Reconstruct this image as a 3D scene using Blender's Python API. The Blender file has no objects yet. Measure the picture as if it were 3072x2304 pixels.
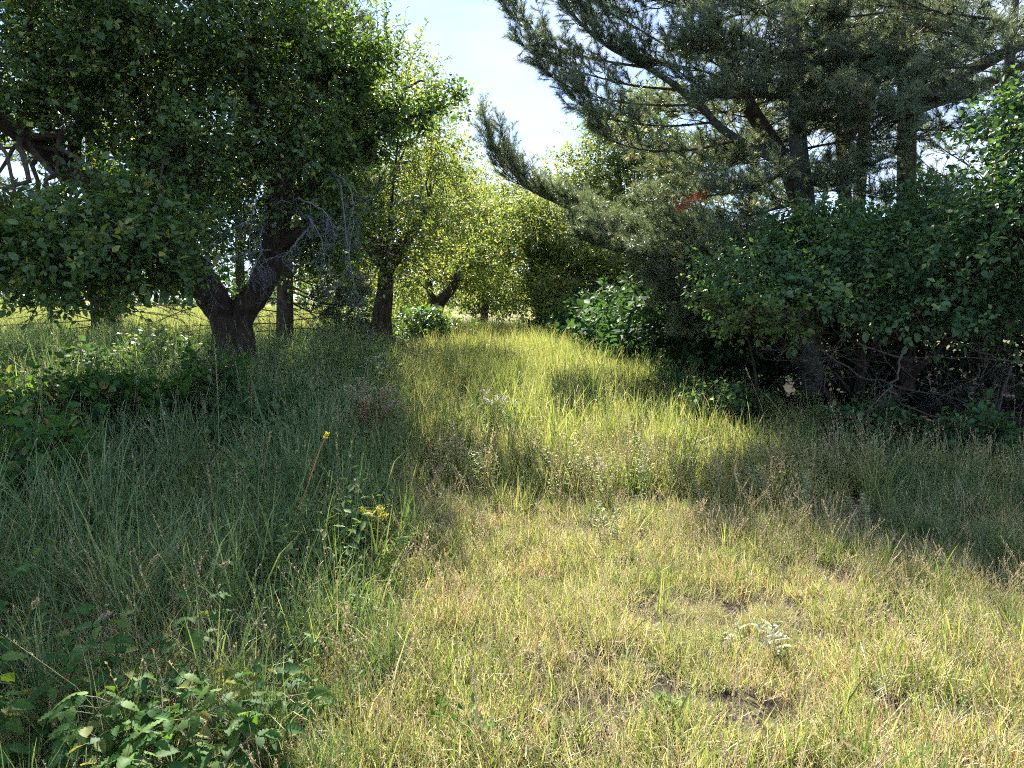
import bpy, math
import numpy as np
from mathutils import Vector

SC = bpy.context.scene
COL = SC.collection
R = math.radians

# ------------------------------------------------------------------ camera
CAM_Z = 1.6
FPX = 740.0                      # focal length in pixels of a 1024 wide frame
PITCH = math.atan((384 - 298) / FPX)
cam = bpy.data.cameras.new('camera')
cam.sensor_width = 36.0
cam.lens = FPX * 36.0 / 1024.0
cam.clip_start = 0.05
cam.clip_end = 3000
camo = bpy.data.objects.new('camera', cam)
camo.location = (0, 0, CAM_Z)
camo.rotation_euler = (R(90) - PITCH, 0, 0)
COL.objects.link(camo)
SC.camera = camo

# ------------------------------------------------------------------ light
SUN_AZ, SUN_EL = R(-13.0), R(41.0)
SUN = np.array([math.cos(SUN_EL) * math.sin(SUN_AZ), math.cos(SUN_EL) * math.cos(SUN_AZ), math.sin(SUN_EL)])
w = bpy.data.worlds.new('World')
SC.world = w
w.use_nodes = True
wn, wl = w.node_tree.nodes, w.node_tree.links
bg = wn['Background']
bg.inputs['Strength'].default_value = 0.066
sky = wn.new('ShaderNodeTexSky')
sky.sky_type = 'NISHITA'
sky.sun_disc = False
sky.sun_elevation = SUN_EL
sky.sun_rotation = SUN_AZ
sky.air_density = 0.5
sky.dust_density = 0.1
sky.ozone_density = 1.5
tc = wn.new('ShaderNodeTexCoord')
mp = wn.new('ShaderNodeMapping')
mp.inputs['Scale'].default_value = (1.0, 1.0, 3.6)
wl.new(tc.outputs['Generated'], mp.inputs['Vector'])
nz = wn.new('ShaderNodeTexNoise')
nz.inputs['Scale'].default_value = 3.1
nz.inputs['Detail'].default_value = 6
nz.inputs['Roughness'].default_value = 0.52
nz.inputs['Distortion'].default_value = 0.35
wl.new(mp.outputs[0], nz.inputs['Vector'])
rp = wn.new('ShaderNodeValToRGB')
rp.color_ramp.elements[0].position = 0.37
rp.color_ramp.elements[0].color = (0, 0, 0, 1)
rp.color_ramp.elements[1].position = 0.58
rp.color_ramp.elements[1].color = (0.75, 0.75, 0.75, 1)
wl.new(nz.outputs[0], rp.inputs[0])
mx = wn.new('ShaderNodeMix')
mx.data_type = 'RGBA'
wl.new(rp.outputs[0], mx.inputs[0])
wl.new(sky.outputs[0], mx.inputs[6])
mx.inputs[7].default_value = (2.8, 3.1, 3.7, 1)
wl.new(mx.outputs[2], bg.inputs['Color'])

sl = bpy.data.lights.new('sun', 'SUN')
sl.energy = 3.6
sl.angle = R(0.55)
sl.color = (1.0, 0.93, 0.80)
slo = bpy.data.objects.new('sun', sl)
slo.rotation_euler = Vector(SUN).to_track_quat('Z', 'Y').to_euler()
slo.location = (-8, 20, 30)
COL.objects.link(slo)

vs = SC.view_settings
vs.view_transform = 'Standard'
vs.look = 'None'
vs.gamma = 1.0
vs.use_curve_mapping = False
vs.exposure = 2.55
cy = SC.cycles
cy.max_bounces = 8
cy.diffuse_bounces = 5
cy.glossy_bounces = 2
cy.transmission_bounces = 6
cy.transparent_max_bounces = 4
cy.caustics_reflective = False
cy.caustics_refractive = False
cy.use_denoising = False
cy.filter_width = 1.1
cy.use_adaptive_sampling = True
cy.adaptive_threshold = 0.03
cy.adaptive_min_samples = 24

# ------------------------------------------------------------------ helpers
rng = np.random.default_rng(11)
cp, sp = math.cos(PITCH), math.sin(PITCH)


def at(px, py, Y):
    """world point at distance Y along the path that is seen at (px, py) of a 1024x768 frame"""
    u, v = (px - 512.0) / FPX, (384.0 - py) / FPX
    d = np.array([u, cp + v * sp, -sp + v * cp])
    return np.array([0, 0, CAM_Z]) + d * (Y / d[1])


def ats(pts):
    return np.array([at(*p) for p in pts])


def gz(x, y):
    """height of the ground"""
    x, y = np.asarray(x, float), np.asarray(y, float)
    s = np.clip((y - 4.0) / 7.0, 0, 1)
    e = np.clip((3.2 - x) / 2.4, 0, 1)
    return 0.34 * s * s * (3 - 2 * s) * e * e * (3 - 2 * e) + (0.030 * np.sin(1.3 * x + 0.4 * y) + 0.025 * np.sin(0.9 * y - 1.7 * x + 1.0) + 0.02 * np.sin(2.9 * x + 2.1 * y))


def vn(x, y, f=1.0, s=0.0):
    """cheap smooth 2d noise, about -1..1"""
    x, y = x * f + s, y * f - 1.7 * s
    return (np.sin(x * 1.7 + 1.3 * np.sin(y * 1.1 + s)) + np.sin(y * 1.9 + 1.1 * np.sin(x * 1.3 - s)) + np.sin((x + y) * 2.7 + 2 * np.sin(x - y))) / 3.0


def nrm(a):
    return a / (np.linalg.norm(a, axis=-1, keepdims=True) + 1e-9)


def rnd_dir(n):
    return nrm(rng.normal(size=(n, 3)))


def resample(P, n, rad=None):
    """smooth (Catmull-Rom) resampling of a polyline to n points"""
    P = np.asarray(P, float)
    m = len(P)
    if m == 2:
        t = np.linspace(0, 1, n)[:, None]
        Q = P[0] * (1 - t) + P[1] * t
    else:
        E = np.vstack([2 * P[0] - P[1], P, 2 * P[-1] - P[-2]])
        s = np.linspace(0, m - 1 - 1e-6, n)
        i = s.astype(int)
        t = (s - i)[:, None]
        a, b, c, d = E[i], E[i + 1], E[i + 2], E[i + 3]
        Q = 0.5 * (2 * b + (c - a) * t + (2 * a - 5 * b + 4 * c - d) * t ** 2 + (3 * b - a - 3 * c + d) * t ** 3)
    if rad is None:
        return Q
    return Q, np.interp(np.linspace(0, 1, n), np.linspace(0, 1, len(rad)), rad)


def tubes(P, Rr, k=4, rough=0.0):
    """P (T,n,3) polylines, Rr (T,n) radii -> V, F (quads)"""
    P = np.asarray(P, float)
    if P.ndim == 2:
        P, Rr = P[None], np.asarray(Rr, float)[None]
    T, n, _ = P.shape
    tg = nrm(np.gradient(P, axis=1))
    ref = np.where(np.abs(tg.mean(1)[:, 2:3]) > 0.8, np.array([[1.0, 0, 0]]), np.array([[0, 0, 1.0]]))
    a = nrm(np.cross(tg, ref[:, None, :]))
    b = np.cross(tg, a)
    th = np.arange(k) * 2 * math.pi / k
    rr = Rr[:, :, None] * np.ones(k)
    if rough:
        ph = rng.uniform(0, 6, (T, 1, 1))
        ii = np.arange(n)[None, :, None]
        rr = rr * (1 + rough * (np.sin(3 * th + ii * 0.35 + ph) * 0.5 + np.sin(5 * th - ii * 0.6 + 2 * ph) * 0.35 + 0.45 * rng.normal(size=(T, n, k)) * 0.6))
    V = P[:, :, None, :] + rr[..., None] * (np.cos(th)[:, None] * a[:, :, None, :] + np.sin(th)[:, None] * b[:, :, None, :])
    idx = np.arange(T * n * k).reshape(T, n, k)
    q0, q1 = idx[:, :-1], idx[:, 1:]
    F = np.stack([q0, np.roll(q0, -1, 2), np.roll(q1, -1, 2), q1], -1).reshape(-1, 4)
    return V.reshape(-1, 3), F


LEAF4 = (np.array([[0, 0, 0], [0.45, -0.30, 0.07], [1, 0, -0.10], [0.45, 0.30, 0.07]]), np.array([[0, 1, 2], [0, 2, 3]]))
LEAF6 = (np.array([[0, 0, 0], [0.28, -0.27, 0.06], [0.70, -0.23, 0.03], [1.05, 0, -0.14], [0.70, 0.23, 0.03], [0.28, 0.27, 0.06]]),
         np.array([[0, 1, 2, 3], [0, 3, 4, 5]]))


def leaves(pos, ax, nn, size, shape=LEAF4, wid=1.0):
    S, F = shape
    ax = nrm(ax)
    nn = nrm(nn - (nn * ax).sum(-1, keepdims=True) * ax)
    sd = np.cross(nn, ax)
    N, m = len(pos), len(S)
    wv = np.broadcast_to(np.asarray(wid, float), (N,))
    V = pos[:, None, :] + size[:, None, None] * (S[None, :, 0:1] * ax[:, None, :] + wv[:, None, None] * S[None, :, 1:2] * sd[:, None, :] + S[None, :, 2:3] * nn[:, None, :])
    FF = (np.arange(N) * m)[:, None, None] + F[None]
    return V.reshape(-1, 3), FF.reshape(-1, F.shape[1]), np.repeat(rng.random(N), m)


def mesh(name, parts, mats, smooth=False):
    """parts: list of (V, F, slot, v) with v a per-vertex float attribute or None"""
    Vs, loops, starts, slots, at_ = [], [], [], [], []
    vo = lo = 0
    for V, F, s, v in parts:
        if len(V) == 0:
            continue
        Vs.append(V)
        loops.append((F + vo).ravel())
        k = F.shape[1]
        starts.append(lo + np.arange(len(F)) * k)
        slots.append(np.full(len(F), s))
        at_.append(np.full(len(V), 0.5) if v is None else v)
        vo += len(V)
        lo += F.size
    V = np.concatenate(Vs)
    L = np.concatenate(loops)
    S = np.concatenate(starts)
    me = bpy.data.meshes.new(name)
    me.vertices.add(len(V))
    me.vertices.foreach_set('co', V.astype(np.float32).ravel())
    me.loops.add(len(L))
    me.loops.foreach_set('vertex_index', L.astype(np.int32))
    me.polygons.add(len(S))
    me.polygons.foreach_set('loop_start', S.astype(np.int32))
    me.polygons.foreach_set('material_index', np.concatenate(slots).astype(np.int32))
    if smooth:
        me.polygons.foreach_set('use_smooth', np.ones(len(S), bool))
    a = me.attributes.new('v', 'FLOAT', 'POINT')
    a.data.foreach_set('value', np.concatenate(at_).astype(np.float32))
    me.update(calc_edges=True)
    for m in (mats if isinstance(mats, (list, tuple)) else [mats]):
        me.materials.append(m)
    return me


def obj(name, me, parent=None, loc=None):
    o = bpy.data.objects.new(name, me)
    COL.objects.link(o)
    if parent is not None:
        o.parent = parent
        o.matrix_parent_inverse = parent_inv(parent)
    if loc is not None:
        o.location = loc
    return o


def parent_inv(p):
    from mathutils import Matrix
    return Matrix.Translation(-p.location)


def tag(o, label, cat=None, group=None, kind=None):
    o['label'] = label
    if cat:
        o['category'] = cat
    if group:
        o['group'] = group
    if kind:
        o['kind'] = kind
    return o


def thing(name, label, cat, loc, group=None):
    o = bpy.data.objects.new(name, None)
    o.empty_display_size = 0.2
    o.location = tuple(float(c) for c in loc)
    COL.objects.link(o)
    return tag(o, label, cat, group)


# ------------------------------------------------------------------ materials
def ramp(nt, stops):
    r = nt.nodes.new('ShaderNodeValToRGB')
    e = r.color_ramp.elements
    while len(e) < len(stops):
        e.new(0.5)
    for i, (p, c) in enumerate(stops):
        e[i].position = p
        e[i].color = (*c, 1)
    return r


def foliage(name, stops, trans=0.4, rough=0.45, spec=0.4, tint=(1.25, 1.2, 0.55), patch=0.0, patch_scale=0.5, inst=False):
    """leaf material: colour by the per-leaf attribute and a slow noise in space; light also passes through"""
    m = bpy.data.materials.new(name)
    m.use_nodes = True
    nt = m.node_tree
    N, L = nt.nodes, nt.links
    stops = [(q, tuple(1 - (1 - c) ** 1.7 for c in col)) for q, col in stops]
    N.clear()
    out = N.new('ShaderNodeOutputMaterial')
    a = N.new('ShaderNodeAttribute')
    a.attribute_name = 'v'
    fac = a.outputs['Fac']
    if patch:
        if inst:
            oi = N.new('ShaderNodeObjectInfo')
            src = oi.outputs['Location']
        else:
            g = N.new('ShaderNodeNewGeometry')
            src = g.outputs['Position']
        no = N.new('ShaderNodeTexNoise')
        no.inputs['Scale'].default_value = patch_scale
        no.inputs['Detail'].default_value = 3
        L.new(src, no.inputs['Vector'])
        s1 = N.new('ShaderNodeMath')
        s1.operation = 'MULTIPLY_ADD'
        L.new(no.outputs[0], s1.inputs[0])
        s1.inputs[1].default_value = 2 * patch
        s1.inputs[2].default_value = -patch
        s2 = N.new('ShaderNodeMath')
        s2.operation = 'ADD'
        s2.use_clamp = True
        L.new(fac, s2.inputs[0])
        L.new(s1.outputs[0], s2.inputs[1])
        fac = s2.outputs[0]
    r = ramp(nt, stops)
    L.new(fac, r.inputs[0])
    p = N.new('ShaderNodeBsdfPrincipled')
    p.inputs['Roughness'].default_value = rough
    p.inputs['Specular IOR Level'].default_value = spec
    L.new(r.outputs[0], p.inputs['Base Color'])
    t = N.new('ShaderNodeBsdfTranslucent')
    mm = N.new('ShaderNodeMix')
    mm.data_type = 'RGBA'
    mm.blend_type = 'MULTIPLY'
    mm.inputs[0].default_value = 1.0
    L.new(r.outputs[0], mm.inputs[6])
    mm.inputs[7].default_value = (*tint, 1)
    L.new(mm.outputs[2], t.inputs['Color'])
    x = N.new('ShaderNodeMixShader')
    x.inputs[0].default_value = trans
    L.new(p.outputs[0], x.inputs[1])
    L.new(t.outputs[0], x.inputs[2])
    L.new(x.outputs[0], out.inputs['Surface'])
    return m


def bark(name, c1, c2, scale=14.0, stretch=0.25, bump=0.6, c3=None):
    m = bpy.data.materials.new(name)
    m.use_nodes = True
    nt = m.node_tree
    N, L = nt.nodes, nt.links
    p = N['Principled BSDF']
    p.inputs['Roughness'].default_value = 0.9
    p.inputs['Specular IOR Level'].default_value = 0.15
    g = N.new('ShaderNodeNewGeometry')
    mp = N.new('ShaderNodeMapping')
    mp.inputs['Scale'].default_value = (1, 1, stretch)
    L.new(g.outputs['Position'], mp.inputs[0])
    n1 = N.new('ShaderNodeTexNoise')
    n1.inputs['Scale'].default_value = scale
    n1.inputs['Detail'].default_value = 8
    n1.inputs['Roughness'].default_value = 0.65
    L.new(mp.outputs[0], n1.inputs['Vector'])
    stops = [(0.33, c1), (0.66, c2)] + ([(0.74, c3)] if c3 else [])
    r = ramp(nt, stops)
    L.new(n1.outputs[0], r.inputs[0])
    L.new(r.outputs[0], p.inputs['Base Color'])
    b = N.new('ShaderNodeBump')
    b.inputs['Strength'].default_value = bump
    b.inputs['Distance'].default_value = 0.06
    L.new(n1.outputs[0], b.inputs['Height'])
    L.new(b.outputs[0], p.inputs['Normal'])
    return m


M = {}
M['apple_leaf'] = foliage('apple_leaf', [(0, (0.030, 0.065, 0.026)), (0.6, (0.050, 0.100, 0.034)), (0.93, (0.085, 0.140, 0.036)), (1, (0.20, 0.21, 0.04))], trans=0.40, rough=0.42, spec=0.45, tint=(1.6, 1.45, 0.55), patch=0.22, patch_scale=1.4)
M['yellow_leaf'] = foliage('yellow_green_leaf', [(0, (0.045, 0.085, 0.030)), (0.45, (0.085, 0.125, 0.042)), (0.9, (0.14, 0.17, 0.055)), (1, (0.24, 0.21, 0.08))], trans=0.50, rough=0.5, spec=0.3, tint=(1.5, 1.35, 0.65), patch=0.25, patch_scale=0.7)
M['shrub_leaf'] = foliage('shrub_leaf', [(0, (0.030, 0.072, 0.032)), (0.6, (0.062, 0.125, 0.050)), (1, (0.15, 0.20, 0.07))], trans=0.40, rough=0.42, spec=0.4, tint=(1.5, 1.4, 0.55), patch=0.15)
M['dark_leaf'] = foliage('undergrowth_leaf', [(0, (0.024, 0.060, 0.026)), (0.8, (0.050, 0.105, 0.042)), (1, (0.09, 0.14, 0.05))], trans=0.35, rough=0.6, spec=0.15)
M['thicket_shade_leaf'] = foliage('thicket_shade_leaf', [(0, (0.012, 0.026, 0.014)), (1, (0.026, 0.048, 0.022))], trans=0.25, rough=0.7, spec=0.1)  # leaf colour darkened to paint in the shade of the hollow
M['berry_leaf'] = foliage('raspberry_leaf', [(0, (0.020, 0.065, 0.016)), (0.6, (0.040, 0.100, 0.022)), (0.9, (0.085, 0.14, 0.035)), (1, (0.15, 0.13, 0.05))], trans=0.42, rough=0.6, spec=0.2, tint=(1.5, 1.35, 0.5))
M['needle'] = foliage('pine_needle', [(0, (0.048, 0.076, 0.054)), (0.7, (0.082, 0.115, 0.074)), (1, (0.155, 0.16, 0.09))], trans=0.34, rough=0.45, spec=0.4, tint=(1.6, 1.45, 0.85), patch=0.2, patch_scale=0.8)
M['dead_needle'] = foliage('dead_pine_needle', [(0, (0.14, 0.06, 0.03)), (1, (0.28, 0.12, 0.06))], trans=0.3, tint=(1.2, 1.0, 0.8))
M['bark_apple'] = bark('apple_bark', (0.022, 0.017, 0.015), (0.085, 0.064, 0.052), scale=16, c3=(0.12, 0.12, 0.115))
M['bark_pine'] = bark('pine_bark', (0.030, 0.024, 0.020), (0.105, 0.080, 0.062), scale=12, stretch=0.4)
M['bark_green'] = bark('smooth_pine_bark', (0.050, 0.060, 0.048), (0.095, 0.105, 0.085), scale=9, stretch=1.5, bump=0.25)
M['twig'] = bark('twig_bark', (0.040, 0.031, 0.024), (0.10, 0.08, 0.06), scale=30, stretch=1, bump=0.1)
M['dead_twig'] = bark('dead_twig_bark', (0.07, 0.058, 0.050), (0.16, 0.135, 0.118), scale=25, stretch=1, bump=0.2)
M['lichen'] = bark('lichen_twig', (0.10, 0.108, 0.12), (0.25, 0.27, 0.30), scale=40, stretch=1, bump=0.3)

# ------------------------------------------------------------------ ground
def ground():
    xs = np.unique(np.concatenate([np.linspace(-14, 14, 85), np.geomspace(14, 700, 24), -np.geomspace(14, 700, 24)]))
    ys = np.unique(np.concatenate([np.linspace(-6, 30, 97), np.geomspace(30, 900, 26), -np.geomspace(6, 60, 8)]))
    X, Y = np.meshgrid(xs, ys)
    fade = np.clip(1 - (np.hypot(X, Y - 10) - 40) / 40, 0, 1)
    V = np.stack([X, Y, gz(X, Y) * fade], -1).reshape(-1, 3)
    nx, ny = len(xs), len(ys)
    i = np.arange(nx * ny).reshape(ny, nx)
    F = np.stack([i[:-1, :-1], i[:-1, 1:], i[1:, 1:], i[1:, :-1]], -1).reshape(-1, 4)
    m = bpy.data.materials.new('soil_and_thatch')
    m.use_nodes = True
    nt = m.node_tree
    N, L = nt.nodes, nt.links
    p = N['Principled BSDF']
    p.inputs['Roughness'].default_value = 0.95
    p.inputs['Specular IOR Level'].default_value = 0.1
    g = N.new('ShaderNodeNewGeometry')
    n1 = N.new('ShaderNodeTexNoise')
    n1.inputs['Scale'].default_value = 26
    n1.inputs['Detail'].default_value = 8
    n1.inputs['Roughness'].default_value = 0.7
    L.new(g.outputs['Position'], n1.inputs['Vector'])
    r1 = ramp(nt, [(0.30, (0.018, 0.014, 0.012)), (0.5, (0.055, 0.043, 0.032)), (0.7, (0.18, 0.15, 0.11))])
    L.new(n1.outputs[0], r1.inputs[0])
    # far away: meadow colour
    n2 = N.new('ShaderNodeTexNoise')
    n2.inputs['Scale'].default_value = 0.35
    n2.inputs['Detail'].default_value = 8
    L.new(g.outputs['Position'], n2.inputs['Vector'])
    r2 = ramp(nt, [(0.35, (0.10, 0.125, 0.030)), (0.65, (0.21, 0.19, 0.075))])
    L.new(n2.outputs[0], r2.inputs[0])
    sx = N.new('ShaderNodeSeparateXYZ')
    L.new(g.outputs['Position'], sx.inputs[0])
    mr = N.new('ShaderNodeMapRange')
    mr.inputs['From Min'].default_value = 18
    mr.inputs['From Max'].default_value = 32
    L.new(sx.outputs['Y'], mr.inputs['Value'])
    mix = N.new('ShaderNodeMix')
    mix.data_type = 'RGBA'
    L.new(mr.outputs[0], mix.inputs[0])
    L.new(r1.outputs[0], mix.inputs[6])
    L.new(r2.outputs[0], mix.inputs[7])
    # shade of the hollow painted into the soil colour under the right hand shrub and thicket
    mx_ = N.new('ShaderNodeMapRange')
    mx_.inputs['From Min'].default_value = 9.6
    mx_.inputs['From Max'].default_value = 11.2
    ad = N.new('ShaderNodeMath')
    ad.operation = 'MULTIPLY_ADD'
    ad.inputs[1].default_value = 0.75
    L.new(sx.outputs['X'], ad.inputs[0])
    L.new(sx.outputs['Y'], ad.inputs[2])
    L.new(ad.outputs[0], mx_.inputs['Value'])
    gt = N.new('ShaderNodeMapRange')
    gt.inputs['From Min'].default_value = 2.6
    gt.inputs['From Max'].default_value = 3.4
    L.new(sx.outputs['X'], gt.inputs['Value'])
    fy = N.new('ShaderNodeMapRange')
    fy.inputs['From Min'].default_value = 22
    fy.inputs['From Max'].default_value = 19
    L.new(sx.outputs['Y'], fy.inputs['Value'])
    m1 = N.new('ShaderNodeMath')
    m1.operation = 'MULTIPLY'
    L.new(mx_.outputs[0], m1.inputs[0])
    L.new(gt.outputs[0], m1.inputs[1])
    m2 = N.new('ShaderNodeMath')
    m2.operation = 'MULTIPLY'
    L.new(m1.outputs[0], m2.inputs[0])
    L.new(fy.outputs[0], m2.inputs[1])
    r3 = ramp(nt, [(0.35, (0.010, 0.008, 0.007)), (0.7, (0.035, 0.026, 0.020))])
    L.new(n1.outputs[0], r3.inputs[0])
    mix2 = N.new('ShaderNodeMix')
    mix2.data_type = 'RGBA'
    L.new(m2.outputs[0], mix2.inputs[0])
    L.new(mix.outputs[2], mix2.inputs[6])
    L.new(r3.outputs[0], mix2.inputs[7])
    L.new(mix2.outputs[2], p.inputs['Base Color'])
    b = N.new('ShaderNodeBump')
    b.inputs['Strength'].default_value = 0.8
    b.inputs['Distance'].default_value = 0.03
    L.new(n1.outputs[0], b.inputs['Height'])
    L.new(b.outputs[0], p.inputs['Normal'])
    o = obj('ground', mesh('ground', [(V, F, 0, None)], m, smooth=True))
    tag(o, 'earth and thatch ground under the grass and out to the far meadow', kind='structure')


ground()

# ------------------------------------------------------------------ grass (stuff: blades nobody could count)
GREEN, YEL, STRAW = (0.060, 0.110, 0.030), (0.20, 0.225, 0.045), (0.36, 0.28, 0.14)
M['tall_grass'] = foliage('tall_grass', [(0, (0.048, 0.092, 0.050)), (0.5, (0.095, 0.155, 0.066)), (0.78, (0.17, 0.215, 0.095)), (0.92, (0.29, 0.27, 0.15)), (1, (0.36, 0.25, 0.13))],
                          trans=0.36, rough=0.45, spec=0.4, tint=(1.3, 1.25, 0.6), patch=0.16, patch_scale=0.9, inst=True)
M['path_grass'] = foliage('path_grass', [(0, (0.065, 0.115, 0.036)), (0.30, (0.15, 0.185, 0.06)), (0.6, (0.27, 0.265, 0.11)), (0.85, (0.38, 0.335, 0.19)), (1, (0.42, 0.34, 0.21))],
                          trans=0.42, rough=0.5, tint=(1.15, 1.15, 0.65), patch=0.2, patch_scale=0.7, inst=True)
M['short_grass'] = foliage('short_grass', [(0, (0.080, 0.135, 0.036)), (0.32, (0.17, 0.21, 0.055)), (0.55, (0.28, 0.27, 0.12)), (0.82, (0.42, 0.36, 0.23)), (0.95, (0.46, 0.40, 0.28)), (1, (0.34, 0.19, 0.12))],
                           trans=0.34, rough=0.5, tint=(1.12, 1.12, 0.7), patch=0.42, patch_scale=1.9, inst=True)
M['meadow_grass'] = foliage('meadow_grass', [(0, (0.08, 0.12, 0.035)), (0.5, (0.16, 0.185, 0.065)), (1, (0.30, 0.29, 0.16))], trans=0.40, tint=(1.2, 1.2, 0.65), patch=0.2, patch_scale=0.25, inst=True)
M['herb_leaf'] = foliage('herb_leaf', [(0, (0.045, 0.095, 0.035)), (0.7, (0.085, 0.14, 0.045)), (1, (0.17, 0.19, 0.06))], trans=0.38, rough=0.6, spec=0.2, patch=0.15, inst=True)
M['seed_head'] = foliage('seed_head', [(0, (0.20, 0.15, 0.10)), (1, (0.38, 0.31, 0.21))], trans=0.3, tint=(1.1, 1.05, 0.9))


def blades(n, rad, h0, h1, wd, lean, curl, nseg=4, vlo=0.0, vhi=1.0):
    """one tuft: n tapering, bending blades"""
    a = rng.uniform(0, 2 * math.pi, n)
    r = rad * np.sqrt(rng.random(n))
    base = np.stack([r * np.cos(a), r * np.sin(a), np.full(n, -0.02)], -1)
    h = rng.uniform(h0, h1, n)
    d = rng.uniform(0, 2 * math.pi, n)
    dirh = np.stack([np.cos(d), np.sin(d), np.zeros(n)], -1)
    ln = np.abs(rng.normal(0, lean, n))
    cu = np.abs(rng.normal(0, curl, n))
    t = np.linspace(0, 1, nseg)
    ang = ln[:, None] + cu[:, None] * t[None] ** 1.5
    seg = h[:, None] / (nseg - 1)
    dz, dr = np.cos(ang) * seg, np.sin(ang) * seg
    z = np.concatenate([np.zeros((n, 1)), np.cumsum(dz[:, :-1], 1)], 1)
    rr = np.concatenate([np.zeros((n, 1)), np.cumsum(dr[:, :-1], 1)], 1)
    C = base[:, None] + rr[..., None] * dirh[:, None] + z[..., None] * np.array([0, 0, 1.0])
    tw = rng.uniform(0, math.pi, n)
    sd = np.stack([np.cos(tw), np.sin(tw), np.zeros(n)], -1)
    wv = wd * rng.uniform(0.6, 1.3, n)[:, None] * np.array([0.75, 1.0, 0.75, 0.06] if nseg == 4 else [0.75, 1, 0.9, 0.6, 0.05])[None]
    V = np.stack([C - sd[:, None] * wv[..., None] * 0.5, C + sd[:, None] * wv[..., None] * 0.5], 2).reshape(-1, 3)
    i = np.arange(n * nseg * 2).reshape(n, nseg, 2)
    F = np.stack([i[:, :-1, 0], i[:, :-1, 1], i[:, 1:, 1], i[:, 1:, 0]], -1).reshape(-1, 4)
    v = np.repeat(rng.uniform(vlo, vhi, n), nseg * 2)
    return V, F, v


def stems(n, rad, h0, h1, lean, headlen, headw):
    """thin flowering stems with a loose seed head"""
    parts = []
    a = rng.uniform(0, 2 * math.pi, n)
    r = rad * np.sqrt(rng.random(n))
    for i in range(n):
        h = rng.uniform(h0, h1)
        d = rng.uniform(0, 6.28)
        l = abs(rng.normal(0, lean)) * h
        t = np.linspace(0, 1, 4)
        P = np.stack([r[i] * math.cos(a[i]) + l * math.cos(d) * t ** 2, r[i] * math.sin(a[i]) + l * math.sin(d) * t ** 2, h * t], -1)
        V, F = tubes(P, np.array([0.0016, 0.0014, 0.0011, 0.0008]), 3)
        parts.append((V, F, 0, np.full(len(V), rng.uniform(0.5, 1.0))))
        m = 14
        tt = rng.uniform(1 - headlen / h, 1.0, m)
        pos = np.stack([np.interp(tt, t, P[:, k]) for k in range(3)], -1)
        ax = rnd_dir(m) * 0.7 + np.array([0, 0, 1.0])
        V, F, v = leaves(pos, ax, rnd_dir(m), rng.uniform(0.6, 1.2, m) * headw, LEAF4, 0.8)
        parts.append((V, F, 1, v))
    return parts


def sprig(n, h, lsize, nl):
    """small leafy herb: upright stems with narrow leaves"""
    parts = []
    for i in range(n):
        hh = h * rng.uniform(0.6, 1.1)
        d = rng.uniform(0, 6.28)
        l = rng.uniform(0, 0.35) * hh
        b = rng.normal(0, 0.03, 2)
        t = np.linspace(0, 1, 4)
        P = np.stack([b[0] + l * math.cos(d) * t, b[1] + l * math.sin(d) * t, hh * t], -1)
        V, F = tubes(P, np.array([0.002, 0.0018, 0.0014, 0.001]), 3)
        parts.append((V, F, 0, np.full(len(V), 0.4)))
        tt = np.linspace(0.15, 1, nl)
        pos = np.stack([np.interp(tt, t, P[:, k]) for k in range(3)], -1)
        ph = np.arange(nl) * 2.4 + rng.uniform(0, 6)
        ax = np.stack([np.cos(ph), np.sin(ph), rng.uniform(0.1, 0.9, nl)], -1)
        V, F, v = leaves(pos, ax, np.array([0, 0, 1.0]) + rnd_dir(nl) * 0.4, lsize * (1.15 - 0.5 * tt), LEAF4, 0.75)
        parts.append((V, F, 0, v * 0.7))
    return parts


def patch(tufts, n, half, hvar=0.25):
    """one square of sward: n tufts drawn from a list, strewn over a square of half width half"""
    acc = {}
    for k in range(n):
        t = tufts[int(rng.integers(0, len(tufts)))]
        a, s = rng.uniform(0, 6.283), 1 + rng.uniform(-hvar, hvar)
        c, d = math.cos(a) * s, math.sin(a) * s
        off = np.array([*rng.uniform(-half, half, 2), 0])
        for V, F, sl, v in t:
            W = np.stack([c * V[:, 0] - d * V[:, 1], d * V[:, 0] + c * V[:, 1], V[:, 2] * s], -1) + off
            acc.setdefault((sl, F.shape[1]), []).append((W, F, v))
    out = []
    for (sl, kk), L in acc.items():
        o, Vs, Fs, vs_ = 0, [], [], []
        for W, F, v in L:
            Vs.append(W)
            Fs.append(F + o)
            vs_.append(v)
            o += len(W)
        out.append((np.concatenate(Vs), np.concatenate(Fs), sl, np.concatenate(vs_)))
    return out


def grid(x0, x1, y0, y1, st):
    """jittered grid of points in front of the camera"""
    X, Y = np.meshgrid(np.arange(x0, x1, st), np.arange(y0, y1, st))
    x, y = X.ravel() + rng.uniform(-0.3, 0.3, X.size) * st, Y.ravel() + rng.uniform(-0.3, 0.3, X.size) * st
    k = np.abs(x) < 0.78 * y + 1.2
    return x[k], y[k]


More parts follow.
